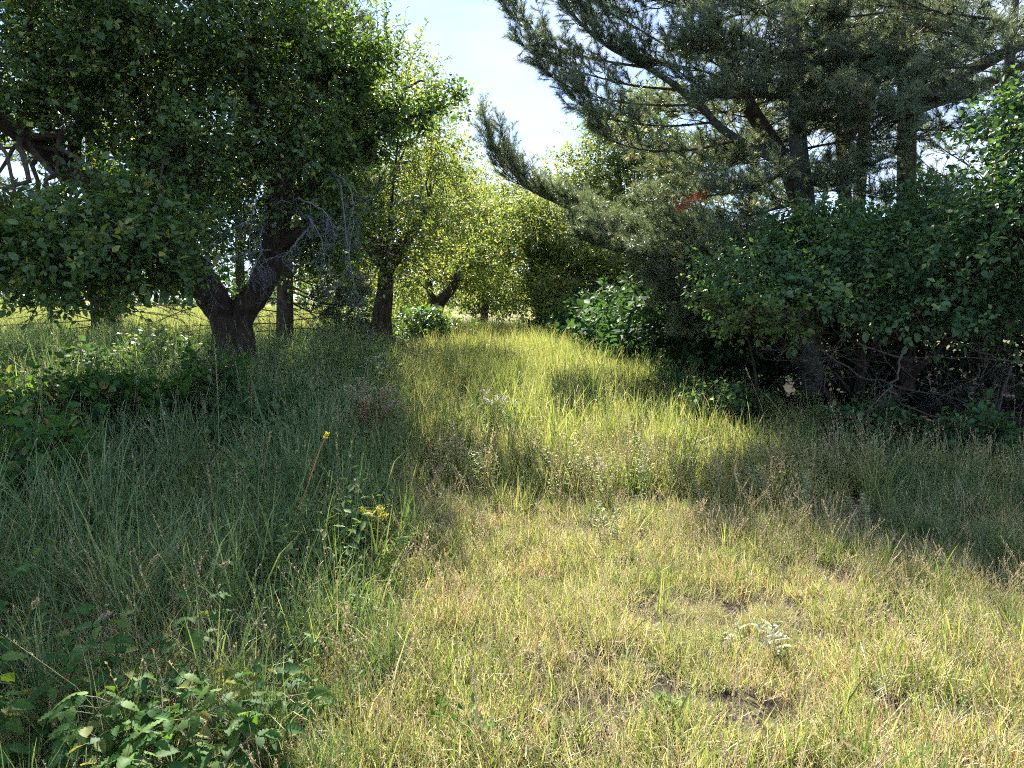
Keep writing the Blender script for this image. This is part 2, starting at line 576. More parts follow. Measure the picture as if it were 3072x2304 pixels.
def scatter(name, label, protos, mats, pts, scl, zscale=None):
    """one stuff object: tufts instanced on points by geometry nodes"""
    n = len(pts)
    pcol = bpy.data.collections.new(name + '_tufts')
    for k, parts in enumerate(protos):
        po = bpy.data.objects.new('%s_tuft_%02d' % (name, k), mesh('tuft', parts, mats))
        pcol.objects.link(po)
    me = bpy.data.meshes.new(name)
    me.vertices.add(n)
    me.vertices.foreach_set('co', pts.astype(np.float32).ravel())
    rot = np.zeros((n, 3))
    rot[:, 2] = rng.uniform(0, 6.283, n)
    rot[:, 0] = rng.normal(0, 0.10, n)
    rot[:, 1] = rng.normal(0, 0.10, n)
    sc = np.repeat(scl[:, None], 3, 1)
    if zscale is not None:
        sc[:, 2] *= zscale
    for nm, dat in (('rot', rot), ('scl', sc)):
        a = me.attributes.new(nm, 'FLOAT_VECTOR', 'POINT')
        a.data.foreach_set('vector', dat.astype(np.float32).ravel())
    a = me.attributes.new('idx', 'INT', 'POINT')
    a.data.foreach_set('value', rng.integers(0, len(protos), n).astype(np.int32))
    for m in mats:
        me.materials.append(m)
    o = obj(name, me)
    tag(o, label, kind='stuff')
    ng = bpy.data.node_groups.new(name, 'GeometryNodeTree')
    ng.interface.new_socket('Geometry', in_out='INPUT', socket_type='NodeSocketGeometry')
    ng.interface.new_socket('Geometry', in_out='OUTPUT', socket_type='NodeSocketGeometry')
    N, L = ng.nodes, ng.links
    gi, go = N.new('NodeGroupInput'), N.new('NodeGroupOutput')
    ci = N.new('GeometryNodeCollectionInfo')
    ci.inputs['Collection'].default_value = pcol
    ci.inputs['Separate Children'].default_value = True
    ci.inputs['Reset Children'].default_value = True
    ip = N.new('GeometryNodeInstanceOnPoints')
    ip.inputs['Pick Instance'].default_value = True
    L.new(gi.outputs[0], ip.inputs['Points'])
    L.new(ci.outputs[0], ip.inputs['Instance'])
    for nm, ty, so in (('rot', 'FLOAT_VECTOR', 'Rotation'), ('scl', 'FLOAT_VECTOR', 'Scale'), ('idx', 'INT', 'Instance Index')):
        na = N.new('GeometryNodeInputNamedAttribute')
        na.data_type = ty
        na.inputs['Name'].default_value = nm
        L.new(na.outputs['Attribute'], ip.inputs[so])
    L.new(ip.outputs[0], go.inputs[0])
    mo = o.modifiers.new('tufts', 'NODES')
    mo.node_group = ng
    return o


def xl(y):      # left edge of the mown / trodden strip
    return np.interp(y, [0, 2.3, 5, 8, 12, 16, 24], [-0.35, -0.45, -0.75, -1.25, -1.9, -2.2, -2.0])


def xr(y):      # right edge, where the shrubs begin
    return np.interp(y, [0, 2.3, 5, 6.5, 8, 10, 13, 18, 26], [4.5, 4.5, 4.6, 4.4, 3.7, 3.1, 2.2, 1.0, 0.2])


def area(n, x0, x1, y0, y1):
    x, y = rng.uniform(x0, x1, n), rng.uniform(y0, y1, n)
    k = np.abs(x) < 0.78 * y + 1.2
    return x[k], y[k]


def p3(x, y):
    return np.stack([x, y, gz(x, y)], -1)


def bl(*a, slot=0, **k):
    V, F, v = blades(*a, **k)
    return (V, F, slot, v)


def grass_all():
    # short dry grass, right foreground
    tf = [[bl(20, 0.09, 0.04, 0.16, 0.0034, 0.8, 1.6, vlo=0.45, vhi=1.0), bl(11, 0.08, 0.05, 0.18, 0.0048, 0.50, 1.0, vlo=0.0, vhi=0.5), bl(18, 0.11, 0.05, 0.16, 0.0036, 1.45, 0.25, vlo=0.6, vhi=1.0)] for i in range(12)]
    tf += [stems(4, 0.06, 0.16, 0.28, 0.3, 0.07, 0.010) + [bl(16, 0.09, 0.04, 0.12, 0.0025, 0.8, 1.5, vlo=0.5)] for i in range(2)]
    pr = [patch(tf, int(rng.integers(21, 33)), 0.17, 0.45) for i in range(14)]
    x, y = grid(-3.4, 5.5, 1.5, 7.0, 0.26)
    k = ((x > xl(y) - 0.12) | (y < 3.4)) & (y < 5.6 + 0.5 * vn(x, y, 1.1) + 0.35 * (x < 0.7))
    x, y = x[k], y[k]
    scatter('short_grass', 'short dry straw and yellow green grass over the right foreground', pr, [M['short_grass'], M['seed_head']], p3(x, y), 0.68 + 0.3 * rng.random(len(x)) + 0.25 * vn(x, y, 1.6, 2))
    # broad bright blades standing singly in the short grass
    x, y = area(700, -2.0, 5.0, 1.9, 7.0)
    k = (x > xl(y) - 0.1) & (vn(x, y, 1.4, 9) > -0.15)
    x, y = x[k], y[k]
    pr = [[bl(int(rng.integers(4, 10)), 0.035, 0.12, 0.30, 0.007, 0.35, 0.7, nseg=5, vlo=0.0, vhi=0.55)] for i in range(8)]
    scatter('green_grass_tufts', 'bright green broad bladed grass tufts in the dry foreground lawn', pr, [M['path_grass']], p3(x, y), 0.7 + 0.5 * rng.random(len(x)))
    # tall grass on the left
    tf = []
    for i in range(12):
        tf.append([bl(16, 0.09, 0.30, 0.72, 0.0075, 0.25, 0.95, nseg=5, vlo=0.0, vhi=0.85), bl(9, 0.10, 0.15, 0.50, 0.0055, 0.6, 1.5, nseg=5, vlo=0.4, vhi=1.0)]
                  + (stems(2, 0.08, 0.6, 0.9, 0.2, 0.12, 0.012) if i % 4 == 0 else []))
    pr = [patch(tf, 14, 0.22, 0.45) for i in range(14)]
    x, y = grid(-12.5, 0.6, 1.6, 15.0, 0.37)
    k = x < xl(y) + 0.25 * vn(x, y, 1.2, 3)
    x, y = x[k], y[k]
    s = 0.74 + 0.3 * rng.random(len(x)) + 0.2 * vn(x, y, 0.9, 5) + 0.2 * vn(x, y, 2.4, 8)
    s *= np.interp(y, [1.6, 2.6, 4.0, 9], [0.45, 0.62, 0.9, 1.05]) * np.interp(xl(y) - x, [-0.2, 0.3, 1.0], [0.5, 0.8, 1.0])
    scatter('tall_grass', 'tall arching green grass in the shade of the apple tree', pr, [M['tall_grass'], M['seed_head']], p3(x, y), s)
    # grass of the sunlit strip
    tf = []
    for i in range(12):
        tf.append([bl(18, 0.11, 0.14, 0.50, 0.0056, 0.20, 0.6, vlo=0.05, vhi=0.85), bl(12, 0.12, 0.10, 0.32, 0.0052, 0.7, 1.4, vlo=0.3, vhi=1.0)]
                  + (stems(2, 0.1, 0.35, 0.55, 0.12, 0.08, 0.010) if i % 4 == 0 else []))
    pr = [patch(tf, 15, 0.24, 0.5) for i in range(14)]
    x, y = grid(-3.2, 5.5, 5.0, 27.0, 0.40)
    k = (x > xl(y) - 0.2) & (x < xr(y) + 0.3) & (y > 5.3 + 0.5 * vn(x, y, 1.1) + 0.3 * (x < 0.7))
    x, y = x[k], y[k]
    s = (0.70 + 0.4 * rng.random(len(x)) + 0.22 * vn(x, y, 0.8, 1) + 0.22 * vn(x, y, 2.2, 7)) * np.interp(y, [5, 6.5, 8, 12, 16], [0.5, 0.68, 0.8, 0.95, 1.0])
    scatter('path_grass', 'thin yellow green grass along the sunlit strip between the trees', pr, [M['path_grass'], M['seed_head']], p3(x, y), s)
    # dark grass on the right under the shrub edge
    tf = [[bl(30, 0.09, 0.22, 0.55, 0.0045, 0.35, 1.6, nseg=5, vlo=0.0, vhi=0.6)] + (stems(2, 0.08, 0.5, 0.8, 0.15, 0.1, 0.012) if i % 4 == 0 else []) for i in range(8)]
    pr = [patch(tf, 12, 0.22) for i in range(8)]
    x, y = grid(1.6, 8.5, 3.6, 10.5, 0.38)
    k = (x > np.interp(y, [3.5, 5, 6, 8, 10], [3.2, 2.9, 2.2, 2.9, 2.6]) + 0.35 * vn(x, y, 1.3, 6)) & (y < 8.8 - (x - 3.3) * 0.75 + 0.25 * vn(x, y, 2.0, 3))
    x, y = x[k], y[k]
    scatter('shade_grass', 'dark drooping grass along the edge of the right hand shrub', pr, [M['tall_grass'], M['seed_head']], p3(x, y), (0.6 + 0.35 * rng.random(len(x))) * np.interp(y, [3.6, 6, 8, 10], [0.6, 0.9, 0.75, 0.7]) * np.interp(8.8 - (x - 3.3) * 0.75 - y, [0, 1.2], [0.45, 1.0]))
    # coarse broad bladed tussocks everywhere among the finer grass
    x, y = area(1500, -7, 4.5, 3.0, 16)
    k = (x < xr(y) - 0.2) & ~((x > xl(y) + 0.2) & (y < 5.2))
    x, y = x[k], y[k]
    pr = [[bl(12, 0.05, 0.25, 0.62, 0.011, 0.30, 1.1, nseg=5, vlo=0.0, vhi=0.5), bl(5, 0.06, 0.2, 0.5, 0.009, 0.7, 1.4, nseg=5, vlo=0.7, vhi=1.0)] for i in range(8)]
    scatter('coarse_grass', 'coarse broad bladed grass tussocks standing out of the finer grass', pr, [M['path_grass']], p3(x, y), np.interp(y, [3, 5, 8], [0.6, 0.85, 1.05]) * (0.6 + 0.6 * rng.random(len(x))))
    # dry bent stalks lying through the grass
    x, y = area(1100, -6, 4.2, 2.2, 14)
    k = (x < xl(y) + 0.2) | ((y < 5.4) & (x < 3) & (rng.random(len(x)) < 0.4))
    x, y = x[k], y[k]
    pr = [[bl(5, 0.08, 0.3, 0.7, 0.0034, 0.9, 0.9, nseg=5, vlo=0.85, vhi=1.0)] + stems(3, 0.08, 0.4, 0.75, 0.5, 0.14, 0.013) for i in range(6)]
    scatter('dry_stalks', 'dry straw stalks and seed heads leaning through the grass', pr, [M['path_grass'], M['seed_head']], p3(x, y), np.where((x > xl(y)) & (y < 5.4), 0.4, 0.95) * (0.6 + 0.5 * rng.random(len(x))))
    # seeding weeds along the edge between the mown and the tall grass
    x, y = area(480, -0.6, 4.2, 5.0, 7.0)
    k = (np.abs(y - 5.9 - 0.35 * vn(x, y, 1.3, 2)) < 0.55) & (vn(x, y, 2.1, 11) > -0.2)
    x, y = x[k], y[k]
    pr = [stems(6, 0.06, 0.28, 0.52, 0.25, 0.16, 0.016) + sprig(2, 0.40, 0.045, 14) + [bl(8, 0.05, 0.2, 0.42, 0.006, 0.3, 0.8, nseg=5, vlo=0.1, vhi=0.7)] for i in range(6)]
    scatter('seeding_weeds', 'row of taller seeding weeds at the edge of the short grass', pr, [M['path_grass'], M['seed_head']], p3(x, y), 0.7 + 0.5 * rng.random(len(x)))
    # broad leaved weeds in the tall grass
    x, y = area(900, -7, 0, 2.6, 11)
    k = (x < xl(y) - 0.05) & (vn(x, y, 1.3, 21) > -0.05)
    x, y = x[k], y[k]
    pr = [sprig(3, 0.55, 0.085, 9) for i in range(6)]
    scatter('broad_weeds', 'broad leaved weeds growing through the tall shaded grass', pr, [M['herb_leaf']], p3(x, y), np.interp(y, [2.6, 4, 8], [0.6, 0.9, 1.15]) * (0.7 + 0.5 * rng.random(len(x))))
    # low herbs mixed in
    x, y = area(3400, -9, 5, 2.0, 16)
    k = (vn(x, y, 1.0, 12) > 0.05) & (x < xr(y))
    x, y = x[k], y[k]
    pr = [sprig(3, 0.24, 0.05, 9) for i in range(6)]
    s = np.where((x > xl(y)) & (y < 5.5), 0.45, np.where(x < xl(y), 1.7, 1.2)) * (0.6 + 0.7 * rng.random(len(x)))
    scatter('low_herbs', 'small leafy herbs growing low among the grass blades', pr, [M['herb_leaf']], p3(x, y), s)
    # far meadow behind the left trees
    tf = [[bl(34, 0.30, 0.25, 0.60, 0.010, 0.25, 0.6, vlo=0.0, vhi=1.0)] for i in range(6)]
    pr = [patch(tf, 12, 0.75) for i in range(6)]
    x, y = grid(-60, -1, 15, 70, 1.25)
    k = (x < -2.0 - 0.06 * y) & (x > -0.8 * y - 2)
    x, y = x[k], y[k]
    scatter('meadow_grass', 'sunlit pale yellow meadow grass beyond the left trees', pr, [M['meadow_grass']], np.stack([x, y, gz(x, y)], -1), (0.8 + 0.4 * rng.random(len(x))))


grass_all()

# ------------------------------------------------------------------ trees: builders
def in_clumps(clumps, n, bias=0.55):
    """n points in a union of ellipsoids (x, y, z, radius[, zr, yr]), more of them near the skins"""
    C = np.array([c[:3] for c in clumps])
    Rr = np.array([[c[3], c[5] if len(c) > 5 else c[3], c[4] if len(c) > 4 else c[3] * 0.8] for c in clumps])
    wt = Rr.prod(1) ** (2.2 / 3)
    i = rng.choice(len(C), n, p=wt / wt.sum())
    # every clump is made of smaller flattened sprays, with hollows between them
    K = 13
    sd = rnd_dir(len(C) * K).reshape(len(C), K, 3)
    sr = (rng.random((len(C), K)) ** bias) * np.where(rng.random((len(C), K)) < 0.18, rng.uniform(1.0, 1.35, (len(C), K)), 1.0)
    sub = C[:, None] + sd * Rr[:, None] * sr[..., None]
    j = rng.integers(0, K, n)
    off = rng.normal(0, 0.26, (n, 3)) * np.array([1, 1, 0.62])
    P = sub[i, j] + off * Rr[i]
    d = nrm(sd[i, j] + 0.8 * nrm(off))
    return P, d, i, C


def leafy(clumps, n_twig, per, lsize, L=0.35, up=0.35, shape=LEAF4, wid=1.0, droop=0.25, bias=0.55, cull=None, flat=0.55, twg=True, raw=False):
    """twigs with leaves spread through clumps; returns leaf part and twig part"""
    P, d, i, C = in_clumps(clumps, n_twig, bias)
    if cull is not None:
        k = cull(P)
        P, d, i = P[k], d[k], i[k]
    n = len(P)
    td = nrm(d * 0.8 + rnd_dir(n) * 0.75 + np.array([0, 0, up]))
    ln = L * rng.uniform(0.6, 1.35, n)
    t3 = np.array([0, 0.5, 1.0])
    pts = P[:, None] + td[:, None] * ln[:, None, None] * t3[None, :, None]
    pts[:, 2, 2] -= droop * 0.35 * ln
    rad = np.array([0.0045, 0.0032, 0.0016])[None] * np.ones((n, 1)) * (lsize / 0.06)
    tv, tf = tubes(pts[::2, [0, 2]], rad[::2, [0, 2]], 3)
    if not twg:
        tv, tf = tv[:0], tf[:0]
    # leaves alternate along the twig
    tt = (np.arange(per) + 0.6) / per
    tt = np.clip(tt[None] + rng.uniform(-0.06, 0.06, (n, per)), 0.05, 1)
    pos = pts[:, 0, None] + (pts[:, 2] - pts[:, 0])[:, None] * tt[..., None]
    ph = (np.arange(per) * 2.4)[None] + rng.uniform(0, 6.28, (n, 1)) + rng.uniform(-0.5, 0.5, (n, per))
    a = nrm(np.cross(td, np.array([0.31, 0.17, 0.93])))
    b = np.cross(td, a)
    rad_ = np.cos(ph)[..., None] * a[:, None] + np.sin(ph)[..., None] * b[:, None]
    ax = nrm(rad_ + td[:, None] * (0.5 + 0.5 * tt[..., None]) + np.array([0, 0, -droop]))
    nn = np.array([0, 0, 1.0]) * flat + rnd_dir(n * per).reshape(n, per, 3) * (1 - flat) + d[:, None] * 0.25
    sz = lsize * rng.uniform(0.5, 1.35, (n, per)) * rng.uniform(0.75, 1.2, (n, 1))
    pos = pos + ax * 0.12 * sz[..., None]
    if raw:
        return pos.reshape(-1, 3), ax.reshape(-1, 3), nn.reshape(-1, 3), sz.ravel(), (tv, tf, 0, None)
    V, F, v = leaves(pos.reshape(-1, 3), ax.reshape(-1, 3), nn.reshape(-1, 3), sz.ravel(), shape, wid * rng.uniform(0.85, 1.15, n * per))
    return (V, F, 0, v), (tv, tf, 0, None), (P, i, C)


def leaf_objects(t, raw, mat, wid=1.1, limit=290):
    """the nearest, largest leaves: each one a part of its own, sharing a few meshes"""
    from mathutils import Matrix
    pos, ax, nn, sz, tw = raw
    S = np.array([[0, 0, 0], [0.16, -0.17, 0.035], [0.42, -0.28, 0.06], [0.74, -0.20, 0.02], [1.06, 0, -0.13], [0.74, 0.20, 0.02], [0.42, 0.28, 0.06], [0.16, 0.17, 0.035], [0.42, 0, -0.005], [0.74, 0, -0.035]])
    F4 = np.array([[0, 1, 2, 8], [8, 2, 3, 9], [9, 5, 6, 8], [8, 6, 7, 0]])
    F3 = np.array([[9, 3, 4], [9, 4, 5]])
    ms = []
    for v in (0.1, 0.35, 0.6, 0.8, 0.95):
        V = S * np.array([1, wid, 1])
        ms.append(mesh('leaf', [(V, F4, 0, np.full(10, v)), (V, F3, 0, np.full(10, v))], mat))
    ax = nrm(ax)
    nn = nrm(nn - (nn * ax).sum(-1, keepdims=True) * ax)
    sd = np.cross(nn, ax)
    b = np.array(t.location)
    for k in range(min(limit, len(pos))):
        o = bpy.data.objects.new('leaf', ms[int(rng.integers(0, 5))])
        COL.objects.link(o)
        o.parent = t
        q = Matrix((ax[k], sd[k], nn[k])).transposed().to_4x4()
        o.matrix_local = Matrix.Translation(Vector(pos[k] - b)) @ q @ Matrix.Scale(float(sz[k]), 4)
    return tw


def branch_web(anchors, targets, r0, rmin=0.006, wob=0.12, k=5, n=7):
    """curved branches from the nearest anchor point to each target"""
    A, T = np.asarray(anchors), np.asarray(targets)
    D = ((T[:, None] - A[None]) ** 2).sum(-1)
    # prefer anchors that lie lower than the target
    D = D + np.where(A[None, :, 2] > T[:, None, 2], 0.6, 0)
    S = A[D.argmin(1)]
    t = np.linspace(0, 1, n)[None, :, None]
    m = len(T)
    ln = np.linalg.norm(T - S, axis=1)
    P = S[:, None] * (1 - t) + T[:, None] * t
    P = P + (np.sin(math.pi * t) * (rng.normal(size=(m, 1, 3)) * wob * ln[:, None, None] + np.array([0, 0, 0.10]) * ln[:, None, None]))
    P[:, 1:-1] += rng.normal(size=(m, n - 2, 3)) * 0.025 * ln[:, None, None]
    rr = np.maximum(rmin, r0 * np.clip(ln, 0.2, 2)[:, None] * (1 - 0.85 * t[:, :, 0]))
    return tubes(P, rr, k), P


def limb_part(pts, rad, n=22, k=14, rough=0.10, closed=True):
    P, r = resample(pts, n, rad)
    V, F = tubes(P, r, k, rough)
    if closed:
        c = len(V)
        V = np.vstack([V, P[-1:] + (P[-1:] - P[-2:-1]) * 0.15])
        last = np.arange((n - 1) * k, n * k)
        F2 = np.stack([last, np.roll(last, -1), np.full(k, c), np.full(k, c)], -1)
        F = np.vstack([F, F2])
    return V, F, P


def fix_tri(F):
    return F


def twigs_rec(starts, dirs, lens, r0, depth, spread=0.7, droop=0.0, n=5, kids=4, shrink=0.55, jag=0.12, k=3):
    """bare twigs that fork again and again; returns list of (V, F)"""
    out = []
    S, D, Ln = np.asarray(starts, float), nrm(np.asarray(dirs, float)), np.asarray(lens, float)
    rr = r0
    for lev in range(depth):
        m = len(S)
        step = Ln[:, None] / (n - 1)
        dirs_ = D[:, None] + np.cumsum(rng.normal(0, jag, (m, n - 1, 3)), 1) + np.array([0, 0, -droop]) * np.linspace(0, 1, n - 1)[None, :, None]
        dirs_ = nrm(dirs_) * step[..., None]
        P = np.concatenate([S[:, None], S[:, None] + np.cumsum(dirs_, 1)], 1)
        out.append(tubes(P, rr * np.linspace(1, 0.45, n)[None] * np.ones((m, 1)), k))
        if lev == depth - 1:
            break
        t = rng.uniform(0.25, 1.0, (m, kids))
        j = np.clip((t * (n - 1)).astype(int), 0, n - 2)
        f = t * (n - 1) - j
        ii = np.arange(m)[:, None]
        S2 = P[ii, j] * (1 - f[..., None]) + P[ii, j + 1] * f[..., None]
        D2 = nrm(P[ii, j + 1] - P[ii, j]) + rnd_dir(m * kids).reshape(m, kids, 3) * spread
        L2 = Ln[:, None] * shrink * rng.uniform(0.5, 1.2, (m, kids))
        S, D, Ln = S2.reshape(-1, 3), nrm(D2.reshape(-1, 3)), L2.ravel()
        rr *= 0.6
    return out


def join(parts, slot=0):
    """list of (V, F) quads -> one part"""
    o, Vs, Fs = 0, [], []
    for V, F in parts:
        Vs.append(V)
        Fs.append(F + o)
        o += len(V)
    return (np.concatenate(Vs), np.concatenate(Fs), slot, None)


def shoots(bases, dirs, lens, per_m, lsize, shape=LEAF4):
    """long straight leafy shoots"""
    n = len(bases)
    B, D, Ln = np.asarray(bases, float), nrm(np.asarray(dirs, float)), np.asarray(lens, float)
    t = np.linspace(0, 1, 5)
    bend = rng.normal(0, 0.10, (n, 3)) * Ln[:, None]
    P = B[:, None] + D[:, None] * (Ln[:, None] * t[None])[..., None] + bend[:, None] * (t ** 2)[None, :, None]
    tv, tf = tubes(P, np.linspace(0.006, 0.0015, 5)[None] * np.ones((n, 1)), 3)
    pos, ax = [], []
    for i in range(n):
        m = max(4, int(per_m * Ln[i]))
        tt = np.linspace(0.08, 1, m)
        p = np.stack([np.interp(tt, t, P[i, :, c]) for c in range(3)], -1)
        ph = np.arange(m) * 2.4 + rng.uniform(0, 6)
        a = nrm(np.cross(D[i], np.array([0.3, 0.2, 0.9])))
        b = np.cross(D[i], a)
        ax.append(np.cos(ph)[:, None] * a + np.sin(ph)[:, None] * b + D[i] * 0.7)
        pos.append(p)
    pos, ax = np.concatenate(pos), np.concatenate(ax)
    N = len(pos)
    V, F, v = leaves(pos, ax, np.array([0, 0, 0.7]) + rnd_dir(N) * 0.5, lsize * rng.uniform(0.7, 1.2, N), shape, 0.9)
    return (V, F, 0, v), (tv, tf, 0, None)


# ---- pine branches
def needles(base, dirs, n_per, ln, wd, brush=0.16):
    """tufts of needles round the last bit of each twig"""
    T = len(base)
    D = nrm(dirs)
    s = rng.uniform(-brush, 0.02, (T, n_per))
    pos = base[:, None] + D[:, None] * s[..., None]
    a = nrm(np.cross(D, np.array([0.23, 0.31, 0.92])))
    b = np.cross(D, a)
    ph = rng.uniform(0, 6.283, (T, n_per))
    rad = np.cos(ph)[..., None] * a[:, None] + np.sin(ph)[..., None] * b[:, None]
    op = rng.uniform(0.35, 1.0, (T, n_per))
    nd = nrm(D[:, None] * (1.15 - 0.5 * op[..., None]) + rad * op[..., None] + np.array([0, 0, -0.10]))
    L = ln * rng.uniform(0.7, 1.15, (T, n_per))
    sd = nrm(np.cross(nd, rnd_dir(T * n_per).reshape(T, n_per, 3))) * wd * 0.5
    tip = pos + nd * L[..., None]
    V = np.stack([pos - sd, pos + sd, tip], 2).reshape(-1, 3)
    F = np.arange(T * n_per * 3).reshape(-1, 3)
    v = np.repeat(np.clip(rng.random((T, 1)) * 0.7 + rng.random((T, n_per)) * 0.3, 0, 1).ravel(), 3)
    return V, F, 0, v


def pine_limb(pts, r0, sec_len, start=0.25, sec_step=0.085, ter_step=0.10, up=0.35, side=1.0, curl=0.45, n_need=56, nlen=0.105, wd=0.0064, droop=0.0, taper=True, hang=0.0):
    """a limb with side branches, twigs and needle tufts. returns wood parts, needle part"""
    pts = np.asarray(pts, float)
    length = np.linalg.norm(np.diff(pts, axis=0), axis=1).sum()
    n = max(8, int(length / 0.15))
    r0 = r0 * 0.72
    P, rr = resample(pts, n, [r0, r0 * 0.65, r0 * 0.25, 0.005])
    wood = [tubes(P, rr, 6)]
    tg = nrm(np.gradient(P, axis=0))
    ns = max(4, int(length * (1 - start) / sec_step))
    ts = np.linspace(start, 1.0, ns) + rng.uniform(-0.01, 0.01, ns)
    ts = np.clip(ts, 0, 1)
    f = ts * (n - 1)
    i = np.clip(f.astype(int), 0, n - 2)
    fr = (f - i)[:, None]
    S = P[i] * (1 - fr) + P[i + 1] * fr
    T = tg[i]
    sd = nrm(np.cross(T, np.array([0, 0, 1.0])))
    sgn = np.where(np.arange(ns) % 2 == 0, 1, -1)[:, None]
    vert = rng.normal(0, 0.45, (ns, 1))
    D = nrm(T * rng.uniform(0.5, 0.95, (ns, 1)) + sd * sgn * side * rng.uniform(0.5, 1.0, (ns, 1)) + np.array([0, 0, 1.0]) * (up * 0.5 + vert * 0.5))
    prof = np.sin(np.clip((ts - start) / (1 - start), 0.02, 1) ** 0.7 * math.pi * 0.86 + 0.35) if taper else np.ones(ns)
    Ln = sec_len * np.clip(prof, 0.25, 1) * rng.uniform(0.65, 1.2, ns)
    q = 5
    tq = np.linspace(0, 1, q)
    SP = S[:, None] + D[:, None] * (Ln[:, None] * tq[None])[..., None] + np.array([0, 0, 1.0]) * (curl * Ln[:, None] * tq[None] ** 2)[..., None] * 0.5
    SP[:, 1:] += rng.normal(0, 0.012, (ns, q - 1, 3))
    wood.append(tubes(SP, np.linspace(0.010, 0.0035, q)[None] * np.clip(Ln / 0.6, 0.5, 1.6)[:, None], 4))
    # twigs on the side branches
    tb, td = [], []
    ws, we = [], []
    for j in range(ns):
        m = max(2, int(Ln[j] / ter_step))
        tt = np.linspace(0.28, 1.0, m)
        base = np.stack([np.interp(tt, tq, SP[j, :, c]) for c in range(3)], -1)
        dj = nrm(SP[j, -1] - SP[j, 0])
        for rep in range(2):
            rd = rnd_dir(m)
            d2 = nrm(dj * 0.75 + rd * 0.75 + np.array([0, 0, up * 0.6 - hang]))
            l2 = rng.uniform(0.10, 0.26, m)
            ws.append(base)
            we.append(base + d2 * l2[:, None])
            td.append(d2)
    ws, we, td = np.concatenate(ws), np.concatenate(we), np.concatenate(td)
    wood.append(tubes(np.stack([ws, we], 1), np.array([0.0035, 0.002])[None] * np.ones((len(ws), 1)), 3))
    # tip of the limb itself
    base = np.vstack([we, P[-3:]])
    dd = np.vstack([td, tg[-3:]])
    nd = needles(base, dd, n_need, nlen, wd)
    return wood, nd


def cat_parts(L):
    """concatenate parts of the same face size and slot"""
    acc = {}
    for V, F, s, v in L:
        if len(V) == 0:
            continue
        acc.setdefault((F.shape[1], s), []).append((V, F, np.full(len(V), 0.5) if v is None else v))
    out = []
    for (k, s), it in acc.items():
        o, Vs, Fs, vv = 0, [], [], []
        for V, F, v in it:
            Vs.append(V)
            Fs.append(F + o)
            vv.append(v)
            o += len(V)
        out.append((np.concatenate(Vs), np.concatenate(Fs), s, np.concatenate(vv)))
    return out


def lit_cull(prob=0.9, where=None):
    """thin a crown where its shadow would fall on the open sunny grass (the crown has gaps there)"""
    def f(P):
        h = P[:, 2] - 0.25
        gx, gy = P[:, 0] - SUN[0] / SUN[2] * h, P[:, 1] - SUN[1] / SUN[2] * h
        return ~(sunny(gx, gy) & (rng.random(len(P)) < prob))
    return f


def sunny(x, y):
    """where the photograph shows sun on the grass"""
    a = (y > 1.0) & (y < 5.6) & (x > np.interp(y, [1, 2.4, 3.2, 4.2, 5.6], [-1.9, -1.35, -1.05, -1.05, -1.2])) & (x < np.interp(y, [1, 2.4, 4.0, 5.6], [1.4, 1.75, 2.4, 2.5]))
    b = (y >= 5.6) & (y < 20) & (x > np.interp(y, [5.6, 8, 12, 20], [-1.3, -1.5, -1.9, -1.3])) & (x < np.interp(y, [5.6, 6.0, 7.8, 8.4, 11, 14, 20], [0.4, 0.3, 0.4, 2.2, 2.0, 1.4, 0.8]))
    return a | b


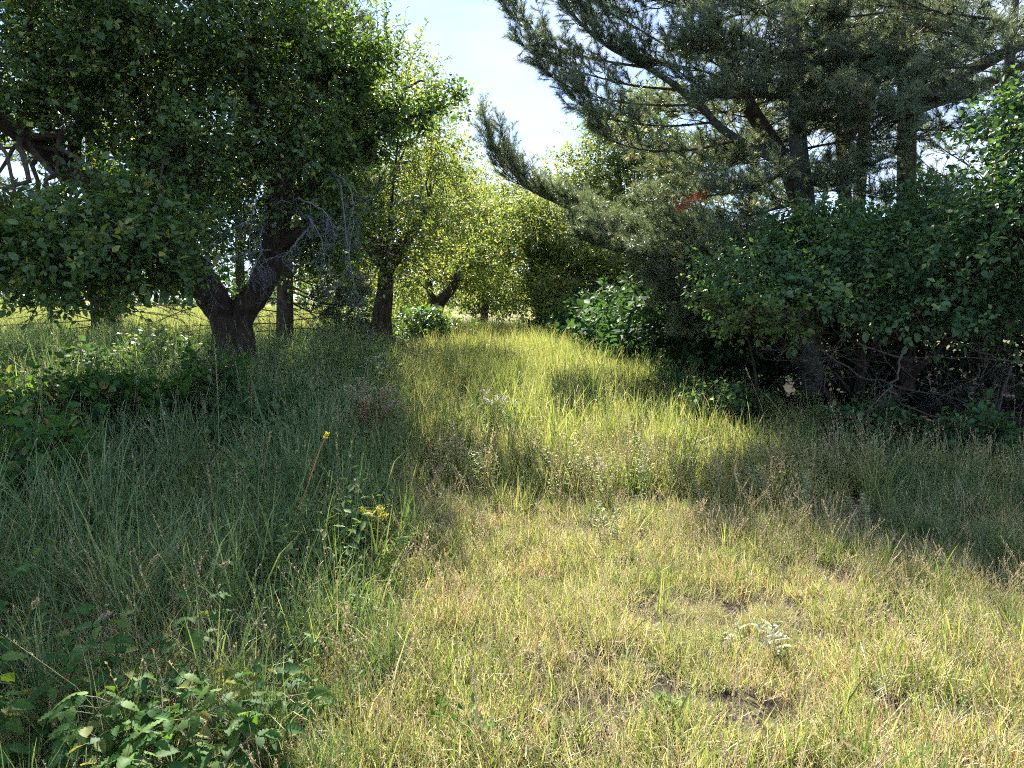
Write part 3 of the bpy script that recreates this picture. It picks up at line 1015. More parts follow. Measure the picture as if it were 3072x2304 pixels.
# ------------------------------------------------------------------ the apple tree on the left
def apple_main():
    Y = 9.5
    base = at(236, 352, Y)
    base[2] = gz(base[0], base[1])
    t = thing('apple_tree', 'large gnarled apple tree with a forked dark trunk left of the grassy strip', 'tree', base)
    cul = lit_cull(0.82)
    tr = []
    anchors = []
    b0 = base + np.array([0, 0, -0.1])
    # short bole
    V, F, P = limb_part([b0, at(234, 352, Y), at(233, 330, Y), at(232, 316, Y)], [0.36, 0.27, 0.25, 0.27], 12, 22, 0.09)
    tr.append((V, F))
    o = obj('trunk', mesh('trunk', [join(tr)], M['bark_apple'], smooth=True), t)
    # right stem
    right = [at(236, 340, Y), at(243, 312, Y), at(258, 290, Y), at(272, 262, Y), at(277, 232, Y), at(278, 205, Y), at(284, 170, Y), at(300, 120, Y), at(318, 70, Y + 0.2), at(330, 30, Y + 0.3)]
    V, F, P = limb_part(right, [0.15, 0.17, 0.165, 0.15, 0.155, 0.14, 0.09, 0.05, 0.03], 40, 16, 0.12)
    anchors.append(P[12:])
    obj('limb', mesh('limb', [(V, F, 0, None)], M['bark_apple'], smooth=True), t)
    # left stem, leaning out
    left = [at(230, 342, Y), at(221, 312, Y), at(206, 290, Y - 0.1), at(194, 272, Y - 0.3), at(176, 248, Y - 0.6), at(140, 215, Y - 0.9), at(95, 182, Y - 1.1), at(64, 170, Y - 1.2)]
    V, F, P = limb_part(left, [0.15, 0.19, 0.20, 0.19, 0.17, 0.15, 0.13, 0.12], 36, 16, 0.12)
    anchors.append(P[14:])
    obj('limb', mesh('limb', [(V, F, 0, None)], M['bark_apple'], smooth=True), t)
    # sawn stub on the left stem
    V, F, P = limb_part([at(206, 288, Y - 0.1), at(198, 272, Y - 0.15), at(196, 262, Y - 0.2)], [0.16, 0.15, 0.12], 8, 14, 0.10)
    obj('stub', mesh('stub', [(V, F, 0, None)], M['bark_apple'], smooth=True), t)
    for pts, rad in [([at(66, 171, Y - 1.2), at(38, 148, Y - 1.5), at(12, 128, Y - 1.7), at(-20, 100, Y - 1.8), at(-60, 60, Y - 1.8)], [0.11, 0.10, 0.09, 0.07, 0.04]),
                     ([at(72, 172, Y - 1.2), at(55, 150, Y - 1.2), at(44, 120, Y - 1.2), at(36, 70, Y - 1.3), at(30, 20, Y - 1.3)], [0.08, 0.075, 0.06, 0.045, 0.02]),
                     ([at(84, 178, Y - 1.1), at(74, 150, Y - 1.0), at(84, 120, Y - 0.9), at(110, 70, Y - 0.8), at(120, 10, Y - 0.8)], [0.08, 0.07, 0.06, 0.045, 0.02]),
                     ([at(150, 222, Y - 0.8), at(168, 180, Y - 0.5), at(190, 130, Y - 0.3), at(205, 70, Y), at(215, 0, Y)], [0.09, 0.075, 0.06, 0.045, 0.02]),
                     ([at(279, 215, Y), at(318, 180, Y + 0.4), at(356, 150, Y + 0.7), at(400, 122, Y + 1.0), at(440, 108, Y + 1.1)], [0.09, 0.07, 0.05, 0.03, 0.012]),
                     ([at(283, 172, Y), at(262, 130, Y - 0.3), at(250, 80, Y - 0.4), at(255, 20, Y - 0.4)], [0.07, 0.06, 0.045, 0.02]),
                     ([at(275, 243, Y), at(296, 236, Y - 0.1), at(314, 222, Y - 0.2)], [0.11, 0.09, 0.06])]:
        V, F, P = limb_part(pts, rad, 20, 10, 0.12)
        anchors.append(P[4:])
        obj('limb', mesh('limb', [(V, F, 0, None)], M['bark_apple'], smooth=True), t)
    A = np.concatenate(anchors)
    cl = []
    for px, py, dy, r in [(15, 40, -1.6, 1.0), (80, 20, -1.0, 1.1), (150, 50, -0.8, 1.1), (215, 20, -0.2, 1.2), (275, 45, 0, 1.0), (330, 75, 0.5, 0.6), (365, 80, 1.0, 0.5),
                          (45, 95, -0.6, 0.7), (105, 110, -0.9, 0.85), (165, 120, -1.0, 1.0), (235, 110, -0.5, 1.1), (295, 125, 0, 0.8), (345, 135, 0.6, 0.6), (385, 112, 1.2, 0.4),
                          (155, 170, -0.8, 0.65), (215, 165, -0.6, 0.8), (300, 165, -0.2, 0.7), (355, 185, 0.3, 0.7), (330, 215, 0.2, 0.6), (372, 225, 0.5, 0.45), (345, 250, 0.2, 0.42),
                          (60, 228, -2.2, 0.42), (25, 240, -2.4, 0.50), (95, 235, -2.2, 0.50), (145, 215, -1.8, 0.55), (150, 250, -2.0, 0.42), (70, 262, -2.3, 0.42), (120, 268, -2.1, 0.40), (175, 262, -1.7, 0.34), (20, 270, -2.3, 0.38),
                          (215, 215, 0.8, 0.8), (285, 200, 0.9, 0.9), (330, 240, 1.4, 0.7), (250, 235, 1.2, 0.6),
                          (30, -60, -1.5, 1.1), (120, -60, -0.8, 1.2), (210, -70, 0, 1.2), (290, -40, 0.2, 1.0), (-60, 60, -1.6, 1.2), (-50, 240, -2.2, 0.6)]:
        cl.append((*at(px, py, Y + dy), r))
    lf, tw, (Pt, i, C) = leafy(cl, 10200, 9, 0.072, L=0.32, up=0.30, shape=LEAF4, cull=cul, wid=1.1)
    near = [(*at(px, py, Yn), r) for px, py, Yn, r in [(15, 250, 6.4, .34), (60, 245, 6.4, .36), (105, 235, 6.6, .34), (40, 280, 6.3, .26), (95, 275, 6.4, .26), (140, 262, 6.8, .30), (165, 240, 7.0, .30), (170, 278, 7.0, .2), (130, 205, 7.0, .3), (-20, 230, 6.4, .4), (372, 128, 10.3, .34), (398, 115, 10.5, .32), (425, 106, 10.6, .28), (445, 100, 10.6, .2), (350, 145, 10.2, .35), (330, 60, 9.8, .4), (360, 55, 10, .3), (345, 90, 10, .4)]]
    lfn, twn, (Pn, _, Cn) = leafy(near, 1750, 8, 0.070, L=0.24, up=0.25, shape=LEAF6, wid=1.15)
    Pt, C = np.vstack([Pt, Pn]), np.vstack([C, Cn])
    # upright water shoots on the sunny right side of the crown
    bs, ds, ln = [], [], []
    for px, py in [(330, 50), (352, 45), (372, 45), (385, 62), (398, 68), (345, 30), (318, 40), (300, 35), (410, 85), (268, 30), (250, 45), (392, 40)]:
        for r in range(2):
            bs.append(at(px + rng.uniform(-9, 9), py + rng.uniform(-5, 14), Y + 0.5 + rng.uniform(-0.3, 0.4)))
            ds.append([rng.normal(0.12, 0.2), rng.normal(0, 0.2), 1])
            ln.append(rng.uniform(0.4, 0.85))
    for px, py, sx in [(415, 112, 1), (428, 108, 1), (400, 120, 1), (420, 95, 0.7), (385, 150, 1), (398, 145, 0.8), (432, 112, 1.2), (408, 100, 0.9), (390, 95, 0.8)]:
        bs.append(at(px, py, Y + 1.0))
        ds.append([sx, rng.normal(0, 0.2), rng.uniform(0.1, 0.5)])
        ln.append(rng.uniform(0.35, 0.62))
    lf2, tw2 = shoots(bs, ds, ln, 34, 0.066, LEAF6)
    obj('crown', mesh('crown', cat_parts([lf, lf2, lfn]), M['apple_leaf']), t)
    tl = leaf_objects(t, leafy([(*at(px, py, Yn), r) for px, py, Yn, r in [(25, 235, 5.9, .22), (70, 228, 5.9, .22), (110, 255, 6.0, .2), (50, 268, 5.9, .18), (150, 250, 6.2, .2)]], 36, 8, 0.072, L=0.22, up=0.2, raw=True), M['apple_leaf'])
    # branches out to the twigs
    (V1, F1), P1 = branch_web(A, C, 0.020)
    sub = Pt[rng.choice(len(Pt), 900, replace=False)]
    (V2, F2), _ = branch_web(np.vstack([A, P1.reshape(-1, 3)]), sub, 0.012, 0.004, k=4, n=5)
    obj('branches', mesh('branches', cat_parts([(V1, F1, 0, None), (V2, F2, 0, None), tw, tw2, twn, tl]), M['twig']), t)['kind'] = 'stuff'
    # dead lichen covered twigs hanging in the gap under the crown
    dead = []
    for pts in [[(330, 168, 0), (341, 190, -0.5), (346, 230, -0.7), (352, 275, -0.8), (358, 295, -0.8)], [(333, 172, -0.2), (350, 190, -0.6), (353, 215, -0.7), (348, 252, -0.8)],
                [(276, 200, -0.2), (266, 195, -0.6), (256, 200, -0.8), (250, 225, -0.9), (246, 262, -1.0)], [(300, 212, -0.3), (312, 222, -0.7), (322, 245, -0.8), (330, 262, -0.9)],
                [(314, 222, -0.2), (300, 238, -0.7), (288, 252, -0.8), (282, 262, -0.8)], [(270, 210, -0.2), (260, 230, -0.8), (262, 250, -1.0), (250, 275, -1.1)],
                [(282, 205, -0.2), (300, 200, -0.8), (325, 212, -1.0), (336, 235, -1.0)], [(255, 218, -0.8), (235, 228, -1.0), (215, 240, -1.1)], [(270, 250, -0.3), (250, 252, -0.9), (225, 262, -1.0), (208, 276, -1.1)]]:
        P, rr = resample([at(a, b, Y + c) for a, b, c in pts], 14, [0.014, 0.008, 0.004])
        P[1:] += rng.normal(0, 0.012, (13, 3))
        g = [tubes(P, rr, 5)]
        j = rng.integers(3, 14, 10)
        S = P[j]
        D = nrm(P[j] - P[j - 1]) * 0.7 + rnd_dir(10) * 0.8 + np.array([0, 0, -0.45])
        g += twigs_rec(S, D, rng.uniform(0.18, 0.45, 10), 0.0038, 3, 0.9, 0.4, kids=4, jag=0.22)
        obj('dead_branch', mesh('dead_branch', [join(g)], M['lichen']), t)['label'] = 'bare pale lichen covered dead branch hanging below the crown'
    return A


apple_main()


def broadleaf(name, label, cat, base, trunk, clumps, n_twig, per, lsize, mat, L=0.4, r0=0.018, up=0.35, shape=LEAF4, cull=None, group=None, trunk_r=(0.2, 0.15, 0.08, 0.03), wood='bark_apple', sho=0, wid=1.0, flat=0.55, k=12):
    base = np.array(base, float)
    base[2] = gz(base[0], base[1])
    t = thing(name, label, cat, base, group)
    anchors = []
    for j, tk in enumerate(trunk):
        V, F, P = limb_part(tk, [r * (1.0, 0.7, 0.7, 0.12, 0.12)[j] for r in trunk_r], 18, k, 0.10)
        obj('trunk' if j == 0 else 'limb', mesh('trunk', [(V, F, 0, None)], M[wood], smooth=True), t)
        anchors.append(P[6:] if j == 0 else P[3:])
    A = np.concatenate(anchors)
    lf, tw, (Pt, i, C) = leafy(clumps, n_twig, per, lsize, L=L, up=up, shape=shape, cull=cull or lit_cull(0.8), wid=wid, flat=flat, twg=base[1] < 14)
    if cat == 'shrub':
        lf = (lf[0], lf[1], lf[2], lf[3] * 0.55)
    parts = [lf]
    wd = [tw]
    if sho:
        q = Pt[np.argsort(-(Pt[:, 2] + rng.normal(0, 0.8, len(Pt))))[:sho]]
        dr = rng.normal(0, 0.3, (sho, 3)) + np.array([0, 0, 1.0])
        if cat == 'shrub':
            q = Pt[rng.choice(len(Pt), sho, replace=False)]
            dr = rng.normal(0, 0.5, (sho, 3)) + np.array([-0.25, -0.7, 0.45])
        l2, t2 = shoots(q, dr, rng.uniform(0.4, 0.9, sho), 24, lsize)
        parts.append(l2 if cat != 'shrub' else (l2[0], l2[1], l2[2], 0.55 + 0.45 * l2[3]))
        wd.append(t2)
    obj('crown', mesh('crown', cat_parts(parts), M[mat]), t)
    (V1, F1), P1 = branch_web(A, C, r0)
    sub = Pt[rng.choice(len(Pt), min(len(Pt), 260), replace=False)]
    sub = sub[(((sub[:, None] - np.vstack([A, C])[None]) ** 2).sum(-1).min(1)) < 1.2]
    (V2, F2), _ = branch_web(np.vstack([A, P1.reshape(-1, 3)]), sub, 0.012, 0.005, k=3, n=5)
    obj('branches', mesh('branches', cat_parts([(V1, F1, 0, None), (V2, F2, 0, None)] + wd), M['twig']), t)['kind'] = 'stuff'
    return t


def cl_at(rows):
    return [(*at(a, b, y), r) for a, b, y, r in rows]


def middle_trees():
    # second apple tree of the left row
    Y = 16.5
    broadleaf('apple_tree', 'apple tree with yellow green crown and split dark trunk behind the large apple tree', 'tree', at(382, 345, Y),
              [[at(382, 345, Y), at(381, 320, Y), at(385, 295, Y), at(386, 262, Y), at(380, 215, Y)], [at(386, 270, Y), at(410, 235, Y + 0.3), at(430, 205, Y + 0.5)], [at(384, 262, Y), at(355, 225, Y), at(335, 195, Y)], [at(386, 262, Y), at(392, 200, Y - 1), at(398, 140, Y - 2), at(402, 80, Y - 2.3)]],
              cl_at([(330, 160, Y, 1.1), (372, 160, Y, 1.2), (410, 165, Y + 0.4, 1.0), (345, 200, Y, 1.0), (390, 200, Y - 0.4, 1.2), (428, 190, Y + 0.5, 0.9), (400, 235, Y - 0.6, 1.0), (438, 228, Y, 0.8),
                     (440, 255, Y, 0.65), (415, 265, Y - 0.3, 0.6), (340, 260, Y + 0.4, 0.7), (370, 275, Y + 1.2, 0.7), (445, 150, Y + 1.0, 0.7), (420, 140, Y + 1, 0.8), (315, 215, Y + 0.8, 1.0), (310, 270, Y + 1.5, 0.8), (375, 62, Y - 2.5, 0.7), (400, 75, Y - 2.2, 0.6), (395, 105, Y - 2, 0.8), (422, 100, Y - 1.5, 0.55), (418, 130, Y - 1, 0.7), (448, 112, Y - 1, 0.4), (468, 104, Y - 1, 0.28), (440, 140, Y - .5, 0.55), (365, 110, Y - 2, 0.9), (345, 60, Y - 2.6, 0.8), (325, 30, Y - 2.6, 0.8), (455, 160, Y + .5, 0.6)]),
              8600, 9, 0.080, 'yellow_leaf', L=0.42, trunk_r=(0.26, 0.22, 0.16, 0.07), sho=60, cull=lit_cull(0.6))
    # third apple tree, leaning
    Y = 23
    broadleaf('apple_tree', 'apple tree with trunk leaning right at the far end of the grassy strip', 'tree', at(432, 330, Y),
              [[at(432, 332, Y), at(438, 305, Y), at(452, 288, Y), at(462, 262, Y)], [at(436, 312, Y), at(430, 290, Y), at(425, 262, Y)]],
              cl_at([(430, 205, Y + 1, 1.2), (455, 195, Y + 1, 1.2), (470, 215, Y + 1, 1.1), (440, 235, Y, 1.1), (478, 240, Y + 1, 0.9), (455, 262, Y, 0.9), (482, 268, Y + 1, 0.8), (465, 285, Y + 1, 0.7), (440, 180, Y + 2, 1.1), (405, 290, Y + 1, 0.9), (420, 305, Y + 1.5, 0.8), (475, 195, Y + 2.5, 0.9)]),
              4600, 9, 0.090, 'yellow_leaf', L=0.42, trunk_r=(0.24, 0.2, 0.14, 0.06), sho=22)
    # right row beyond the pine
    Y = 21
    broadleaf('apple_tree', 'low spreading yellow green apple tree filling the end of the strip under the pine', 'tree', at(545, 335, Y),
              [[at(545, 340, Y), at(543, 318, Y), at(535, 290, Y), at(530, 255, Y)], [at(544, 318, Y), at(560, 285, Y), at(578, 255, Y)]],
              cl_at([(500, 228, Y + 0.8, 1.0), (528, 225, Y, 1.1), (560, 232, Y, 1.0), (498, 258, Y, 0.9), (528, 258, Y - 0.4, 1.1), (562, 262, Y, 1.1), (598, 262, Y, 1.0), (508, 285, Y - 0.5, 0.75), (540, 292, Y - 1, 0.85), (575, 296, Y - 1, 0.8), (548, 312, Y - 1.2, 0.6), (610, 290, Y - 0.5, 0.9), (515, 205, Y + 2, 0.9), (640, 275, Y, 1.0), (585, 318, Y - 1, 0.6), (620, 315, Y - 0.5, 0.7), (522, 308, Y - 1.5, 0.55), (545, 320, Y - 2, 0.5), (572, 322, Y - 2.5, 0.5), (510, 318, Y - 1.5, 0.4)]),
              6800, 9, 0.095, 'yellow_leaf', L=0.42, trunk_r=(0.22, 0.18, 0.12, 0.05), sho=16)
    Y = 27
    broadleaf('maple_tree', 'bright yellow green tree rising behind the drooping pine branch', 'tree', at(625, 325, Y),
              [[at(625, 328, Y), at(624, 290, Y), at(622, 240, Y), at(620, 190, Y), at(618, 160, Y)], [at(623, 250, Y), at(600, 200, Y), at(585, 175, Y)]],
              cl_at([(582, 170, Y, 1.2), (612, 160, Y, 1.4), (645, 160, Y, 1.5), (600, 195, Y, 1.4), (635, 195, Y - 0.5, 1.5), (668, 190, Y, 1.3), (572, 200, Y, 1.0), (690, 220, Y, 1.4), (650, 225, Y, 1.4), (605, 225, Y, 1.2), (620, 130, Y + 1, 1.2), (650, 120, Y + 1, 1.2), (690, 160, Y + 1, 1.4)]),
              4000, 10, 0.125, 'yellow_leaf', L=0.5, trunk_r=(0.2, 0.17, 0.12, 0.05), wood='bark_pine', sho=34)
    Y = 34
    broadleaf('broadleaf_tree', 'tall mid green tree closing the view behind the second and third apple trees', 'tree', at(425, 318, Y),
              [[at(425, 322, Y), at(425, 290, Y), at(424, 240, Y), at(422, 190, Y)]],
              cl_at([(400, 200, Y, 2.0), (435, 180, Y, 2.0), (460, 215, Y, 1.8), (380, 240, Y, 2.0), (420, 245, Y, 2.0), (465, 255, Y, 1.8), (350, 265, Y, 1.8), (400, 285, Y, 1.8), (445, 290, Y, 1.6), (330, 230, Y, 1.8), (480, 285, Y + 1, 1.4)]),
              2300, 9, 0.18, 'yellow_leaf', L=0.6, trunk_r=(0.2, 0.17, 0.1, 0.05), sho=10)
    Y = 33
    broadleaf('broadleaf_tree', 'mid green tree closing the view behind the low apple tree under the pine', 'tree', at(560, 318, Y),
              [[at(560, 322, Y), at(560, 290, Y), at(558, 250, Y), at(556, 220, Y)]],
              cl_at([(525, 235, Y, 1.6), (560, 220, Y, 1.8), (600, 240, Y, 2.0), (530, 275, Y, 1.8), (575, 270, Y, 1.9), (620, 275, Y, 1.9), (505, 265, Y, 1.4), (650, 250, Y, 2.0), (690, 265, Y, 2.0), (505, 295, Y, 1.2), (550, 300, Y, 1.4), (600, 300, Y, 1.5)]),
              2200, 9, 0.18, 'yellow_leaf', L=0.6, trunk_r=(0.2, 0.17, 0.1, 0.05), sho=10)
    Y = 30
    broadleaf('round_tree', 'small rounded pale green tree at the vanishing end of the strip', 'tree', at(484, 318, Y),
              [[at(484, 322, Y), at(484, 290, Y), at(486, 250, Y), at(486, 220, Y)]],
              cl_at([(486, 205, Y, 1.3), (470, 225, Y, 1.3), (500, 232, Y, 1.3), (485, 250, Y, 1.4), (470, 275, Y, 1.2), (500, 280, Y, 1.2), (486, 300, Y, 1.0)]),
              2000, 9, 0.135, 'yellow_leaf', L=0.5, trunk_r=(0.16, 0.13, 0.1, 0.04), sho=10)


middle_trees()


# ------------------------------------------------------------------ pines
def pine(name, label, base, stems_, limbs, needle_kw=None, dead=None, red=None):
    base = np.array(base, float)
    base[2] = gz(base[0], base[1])
    t = thing(name, label, 'tree', base)
    for j, (pts, rad, mat) in enumerate(stems_):
        V, F, P = limb_part(pts, rad, 26, 14, 0.05)
        obj('trunk' if j == 0 else 'stem', mesh('stem', [(V, F, 0, None)], M[mat], smooth=True), t)
    wood, nd = [], []
    for pts, r0, kw in limbs:
        w_, n_ = pine_limb(pts, r0, **kw)
        wood += w_
        nd.append(n_)
    if wood:
        obj('branches', mesh('branches', [join(wood)], M['bark_pine'], smooth=True), t)['kind'] = 'stuff'
        obj('needles', mesh('needles', cat_parts(nd), M['needle']), t)
    return t


def right_pine():
    Y = 11.0
    st = [([at(812, 395, Y), at(810, 300, Y), at(806, 208, Y), at(799, 150, Y), at(796, 93, Y), at(793, 0, Y), at(790, -120, Y), at(788, -260, Y)], [0.15, 0.14, 0.13, 0.12, 0.11, 0.08, 0.04], 'bark_green'),
          ([at(808, 240, Y), at(790, 175, Y + 0.6), at(768, 136, Y + 1.0), at(752, 111, Y + 1.2), at(729, 69, Y + 1.5), at(704, 0, Y + 1.8), at(690, -80, Y + 2.0)], [0.12, 0.13, 0.125, 0.12, 0.11, 0.10, 0.05], 'bark_pine'),
          ([at(850, 390, Y + 1.5), at(848, 250, Y + 1.5), at(842, 150, Y + 1.5), at(840, 93, Y + 1.5), at(847, 0, Y + 1.6), at(850, -90, Y + 1.6)], [0.12, 0.11, 0.10, 0.085, 0.07, 0.04], 'bark_pine'),
          ([at(905, 390, Y + 0.5), at(906, 250, Y + 0.5), at(907, 93, Y + 0.5), at(909, 0, Y + 0.5), at(912, -100, Y + 0.5)], [0.15, 0.14, 0.13, 0.11, 0.07], 'bark_pine'),
          ([at(843, 150, Y + 1.5), at(866, 105, Y + 1.5), at(880, 68, Y + 1.4), at(903, 45, Y + 1.2), at(940, 10, Y + 1.0), at(970, -40, Y + 0.8)], [0.07, 0.10, 0.10, 0.085, 0.06], 'bark_pine'),
          ([at(906, 135, Y + 0.5), at(908, 112, Y - 0.1), at(918, 98, Y - 0.5), at(960, 76, Y - 0.6), at(1002, 54, Y - 0.7), at(1060, 20, Y - 0.8)], [0.10, 0.10, 0.095, 0.08, 0.05], 'bark_pine'),
          ([at(906, 145, Y + 0.5), at(906, 120, Y + 0.1), at(925, 105, Y - 0.2), at(966, 92, Y - 0.3), at(1007, 74, Y - 0.4), at(1070, 45, Y - 0.5)], [0.09, 0.09, 0.085, 0.07, 0.04], 'bark_pine'),
          ([at(798, 173, Y), at(760, 152, Y + 0.2), at(721, 128, Y + 0.3), at(695, 100, Y + 0.5), at(649, 68, Y + 0.7), at(602, 42, Y + 0.9), at(565, 6, Y + 1.1), at(545, -30, Y + 1.2)], [0.062, 0.06, 0.056, 0.05, 0.042, 0.034, 0.022, 0.012], 'bark_green')]
    K = dict
    lim = []

    def add(pts, r0=0.03, **kw):
        lim.append((ats(pts), r0, kw))
    # limb towards the upper left and its sprays
    add([(721, 128, Y + .3), (649, 68, Y + .7), (602, 42, Y + .9), (565, 6, Y + 1.1), (548, -25, Y + 1.2)], 0.03, sec_len=0.75, start=0.2)
    add([(649, 68, Y + .7), (600, 60, Y + .6), (555, 48, Y + .6), (520, 25, Y + .7), (500, 2, Y + .8)], 0.03, sec_len=0.55, start=0.2)
    add([(680, 90, Y + .6), (630, 85, Y + .5), (580, 72, Y + .4), (545, 60, Y + .5), (515, 40, Y + .6)], 0.03, sec_len=0.55, start=0.2)
    add([(700, 105, Y + .5), (650, 105, Y + .4), (600, 98, Y + .3), (560, 82, Y + .4), (538, 64, Y + .4)], 0.03, sec_len=0.55)
    add([(715, 122, Y + .4), (670, 126, Y + .2), (625, 122, Y + .1), (590, 110, Y), (568, 92, Y)], 0.03, sec_len=0.55)
    add([(740, 140, Y + .3), (690, 150, Y), (645, 150, Y - .2), (610, 140, Y - .2), (590, 122, Y - .2)], 0.03, sec_len=0.5)
    add([(690, 60, Y + 1.5), (640, 30, Y + 1.6), (600, 5, Y + 1.7), (570, -30, Y + 1.8)], 0.03, sec_len=0.7)
    add([(704, 10, Y + 1.8), (650, -10, Y + 1.8), (600, -30, Y + 1.6), (560, -50, Y + 1.6)], 0.03, sec_len=0.7)
    add([(649, 68, Y + .7), (610, 20, Y + .9), (590, -10, Y + 1), (575, -40, Y + 1)], 0.02, sec_len=0.6)
    # the long drooping branch with a raised tip
    add([(735, 222, Y + 1), (660, 232, Y + 1.6), (601, 219, Y + 2.0), (547, 199, Y + 2.2), (512, 178, Y + 2.4), (494, 150, Y + 2.5), (484, 118, Y + 2.5)], 0.045, sec_len=0.78, start=0.3, up=0.6, sec_step=0.085, n_need=38)
    add([(601, 219, Y + 2.0), (560, 205, Y + 2.1), (525, 180, Y + 2.3), (508, 152, Y + 2.4), (500, 128, Y + 2.4)], 0.02, sec_len=0.6, start=0.15, up=0.7, sec_step=0.10, n_need=38)
    # tiers below it, over the end of the strip
    add([(770, 215, Y + .4), (700, 232, Y + .7), (640, 236, Y + 1.0), (600, 232, Y + 1.2), (575, 222, Y + 1.3)], 0.04, sec_len=0.65, start=0.2, sec_step=0.062, n_need=50)
    add([(780, 235, Y), (710, 250, Y + .2), (650, 255, Y + .5), (605, 248, Y + .8), (585, 238, Y + .9)], 0.04, sec_len=0.65, start=0.2, sec_step=0.062, n_need=50)
    add([(790, 255, Y - .3), (720, 275, Y), (690, 282, Y + .1), (665, 280, Y + .3), (645, 272, Y + .5)], 0.04, sec_len=0.65, start=0.2, sec_step=0.062, n_need=50)
    add([(790, 275, Y - .2), (730, 298, Y), (705, 306, Y + .1), (685, 306, Y + .3), (668, 300, Y + .4)], 0.035, sec_len=0.6, start=0.2, sec_step=0.07, n_need=50)
    add([(790, 290, Y), (740, 318, Y), (715, 328, Y + .2), (690, 330, Y + .4)], 0.03, sec_len=0.5, start=0.2, up=0.1)
    add([(760, 190, Y + .4), (715, 195, Y + .2), (670, 200, Y + .2), (640, 196, Y + .3)], 0.03, sec_len=0.5, start=0.25)
    add([(795, 200, Y), (760, 215, Y - .6), (735, 232, Y - 1.0), (722, 240, Y - 1.3)], 0.03, sec_len=0.45, start=0.3)
    for k_ in range(9):
        y0 = 215 + 12 * k_
        add([(800, y0 - 12, Y - .2), (750, y0 + rng.uniform(0, 14), Y - .3), (705, y0 + rng.uniform(5, 22), Y - .2), ((655 if k_ < 4 else 700) - rng.uniform(0, 20), y0 + rng.uniform(0, 20), Y + rng.uniform(-.3, .3))], 0.03, sec_len=0.55, start=0.25, sec_step=0.085)
    add([(740, 225, Y + .8), (680, 232, Y + 1.4), (620, 224, Y + 1.8), (575, 208, Y + 2.0), (540, 190, Y + 2.2)], 0.035, sec_len=0.6, start=0.2, sec_step=0.06, n_need=48)
    add([(745, 232, Y + .6), (690, 245, Y + 1.0), (635, 244, Y + 1.3), (590, 232, Y + 1.5)], 0.035, sec_len=0.6, start=0.2, sec_step=0.065, n_need=48)
    for _ in range(14):
        x0, y0 = rng.uniform(640, 1010), rng.uniform(-15, 90)
        a = rng.choice([-1, 1])
        s0 = st[int(rng.choice([0, 1, 2, 3]))][0]
        q = resample(s0, 30)
        e = at(x0, y0, Y + rng.uniform(-0.8, 1.6))
        s_ = q[((q - e - [0, 0, -0.2]) ** 2).sum(1).argmin()]
        if np.linalg.norm(e - s_) > 0.7:
            lim.append((np.array([s_, (s_ + e) / 2 + [0, 0, -0.1], e]), 0.026, dict(sec_len=0.6, start=0.15, sec_step=0.085, n_need=44, wd=0.008)))
    for e in ((-1.2, 16.4, 8.7), (-0.2, 15.6, 8.8), (-0.8, 14.3, 8.4), (1.0, 15.4, 8.6)):  # unseen limbs added above the view to throw shadow on the grass
        s_ = np.array([3.95, 11.3, 7.9])
        e = np.array(e)
        lim.append((np.array([s_, (s_ + e) / 2 + [0, 0, 0.1], e]), 0.04, dict(sec_len=0.8, start=0.35, sec_step=0.13, n_need=34, wd=0.010)))
    # sprays in front of and between the stems
    add([(796, 120, Y), (830, 112, Y - .8), (865, 108, Y - 1.4), (900, 112, Y - 1.8)], 0.03, sec_len=0.6, start=0.2)
    add([(798, 150, Y), (840, 142, Y - .6), (880, 138, Y - 1.2), (930, 140, Y - 1.6)], 0.03, sec_len=0.6, start=0.2, sec_step=0.12)
    add([(907, 110, Y + .5), (870, 118, Y - .2), (830, 122, Y - .6), (800, 118, Y - .8)], 0.03, sec_len=0.55, start=0.2)
    add([(907, 130, Y + .5), (940, 130, Y - .2), (975, 134, Y - .6), (1010, 140, Y - .9)], 0.03, sec_len=0.55, start=0.15, sec_step=0.12)
    add([(907, 150, Y + .5), (880, 160, Y - .3), (855, 172, Y - .8), (830, 180, Y - 1.1)], 0.03, sec_len=0.55, start=0.15)
    add([(800, 180, Y), (830, 190, Y - .5), (860, 195, Y - .9), (890, 200, Y - 1.2)], 0.03, sec_len=0.5, start=0.15)
    add([(1040, 40, Y - .8), (1010, 55, Y - 1.2), (980, 65, Y - 1.5), (940, 68, Y - 1.7)], 0.03, sec_len=0.65, start=0.1, sec_step=0.12)
    add([(1050, 60, Y - .8), (1020, 85, Y - 1.2), (985, 95, Y - 1.4), (950, 100, Y - 1.6)], 0.03, sec_len=0.6, start=0.1, sec_step=0.12)
    add([(1000, 20, Y - .6), (960, 15, Y - 1), (915, 8, Y - 1.2), (870, 5, Y - 1.2)], 0.03, sec_len=0.6, start=0.1)
    add([(910, -10, Y), (870, -2, Y - .4), (830, 8, Y - .7), (805, 12, Y - .8)], 0.03, sec_len=0.55, start=0.1)
    # the sunlit far side of the crown
    for k_ in range(26):
        sp_ = st[[1, 2, 3, 4, 0][k_ % 5]][0]
        q = resample(sp_, 30)
        q = q[(q[:, 2] > 2.9) & (q[:, 2] < 6.8)]
        s = q[int(rng.integers(0, len(q)))]
        a = rng.uniform(-1, 1)
        e = s + np.array([1.7 * a, rng.uniform(1.0, 2.4), rng.uniform(0.1, 0.7)])
        lim.append((np.array([s, (s + e) / 2 + [0, 0, -0.05], e]), 0.025, dict(sec_len=0.7, start=0.25, sec_step=0.11, n_need=36, wd=0.0085, nlen=0.11)))
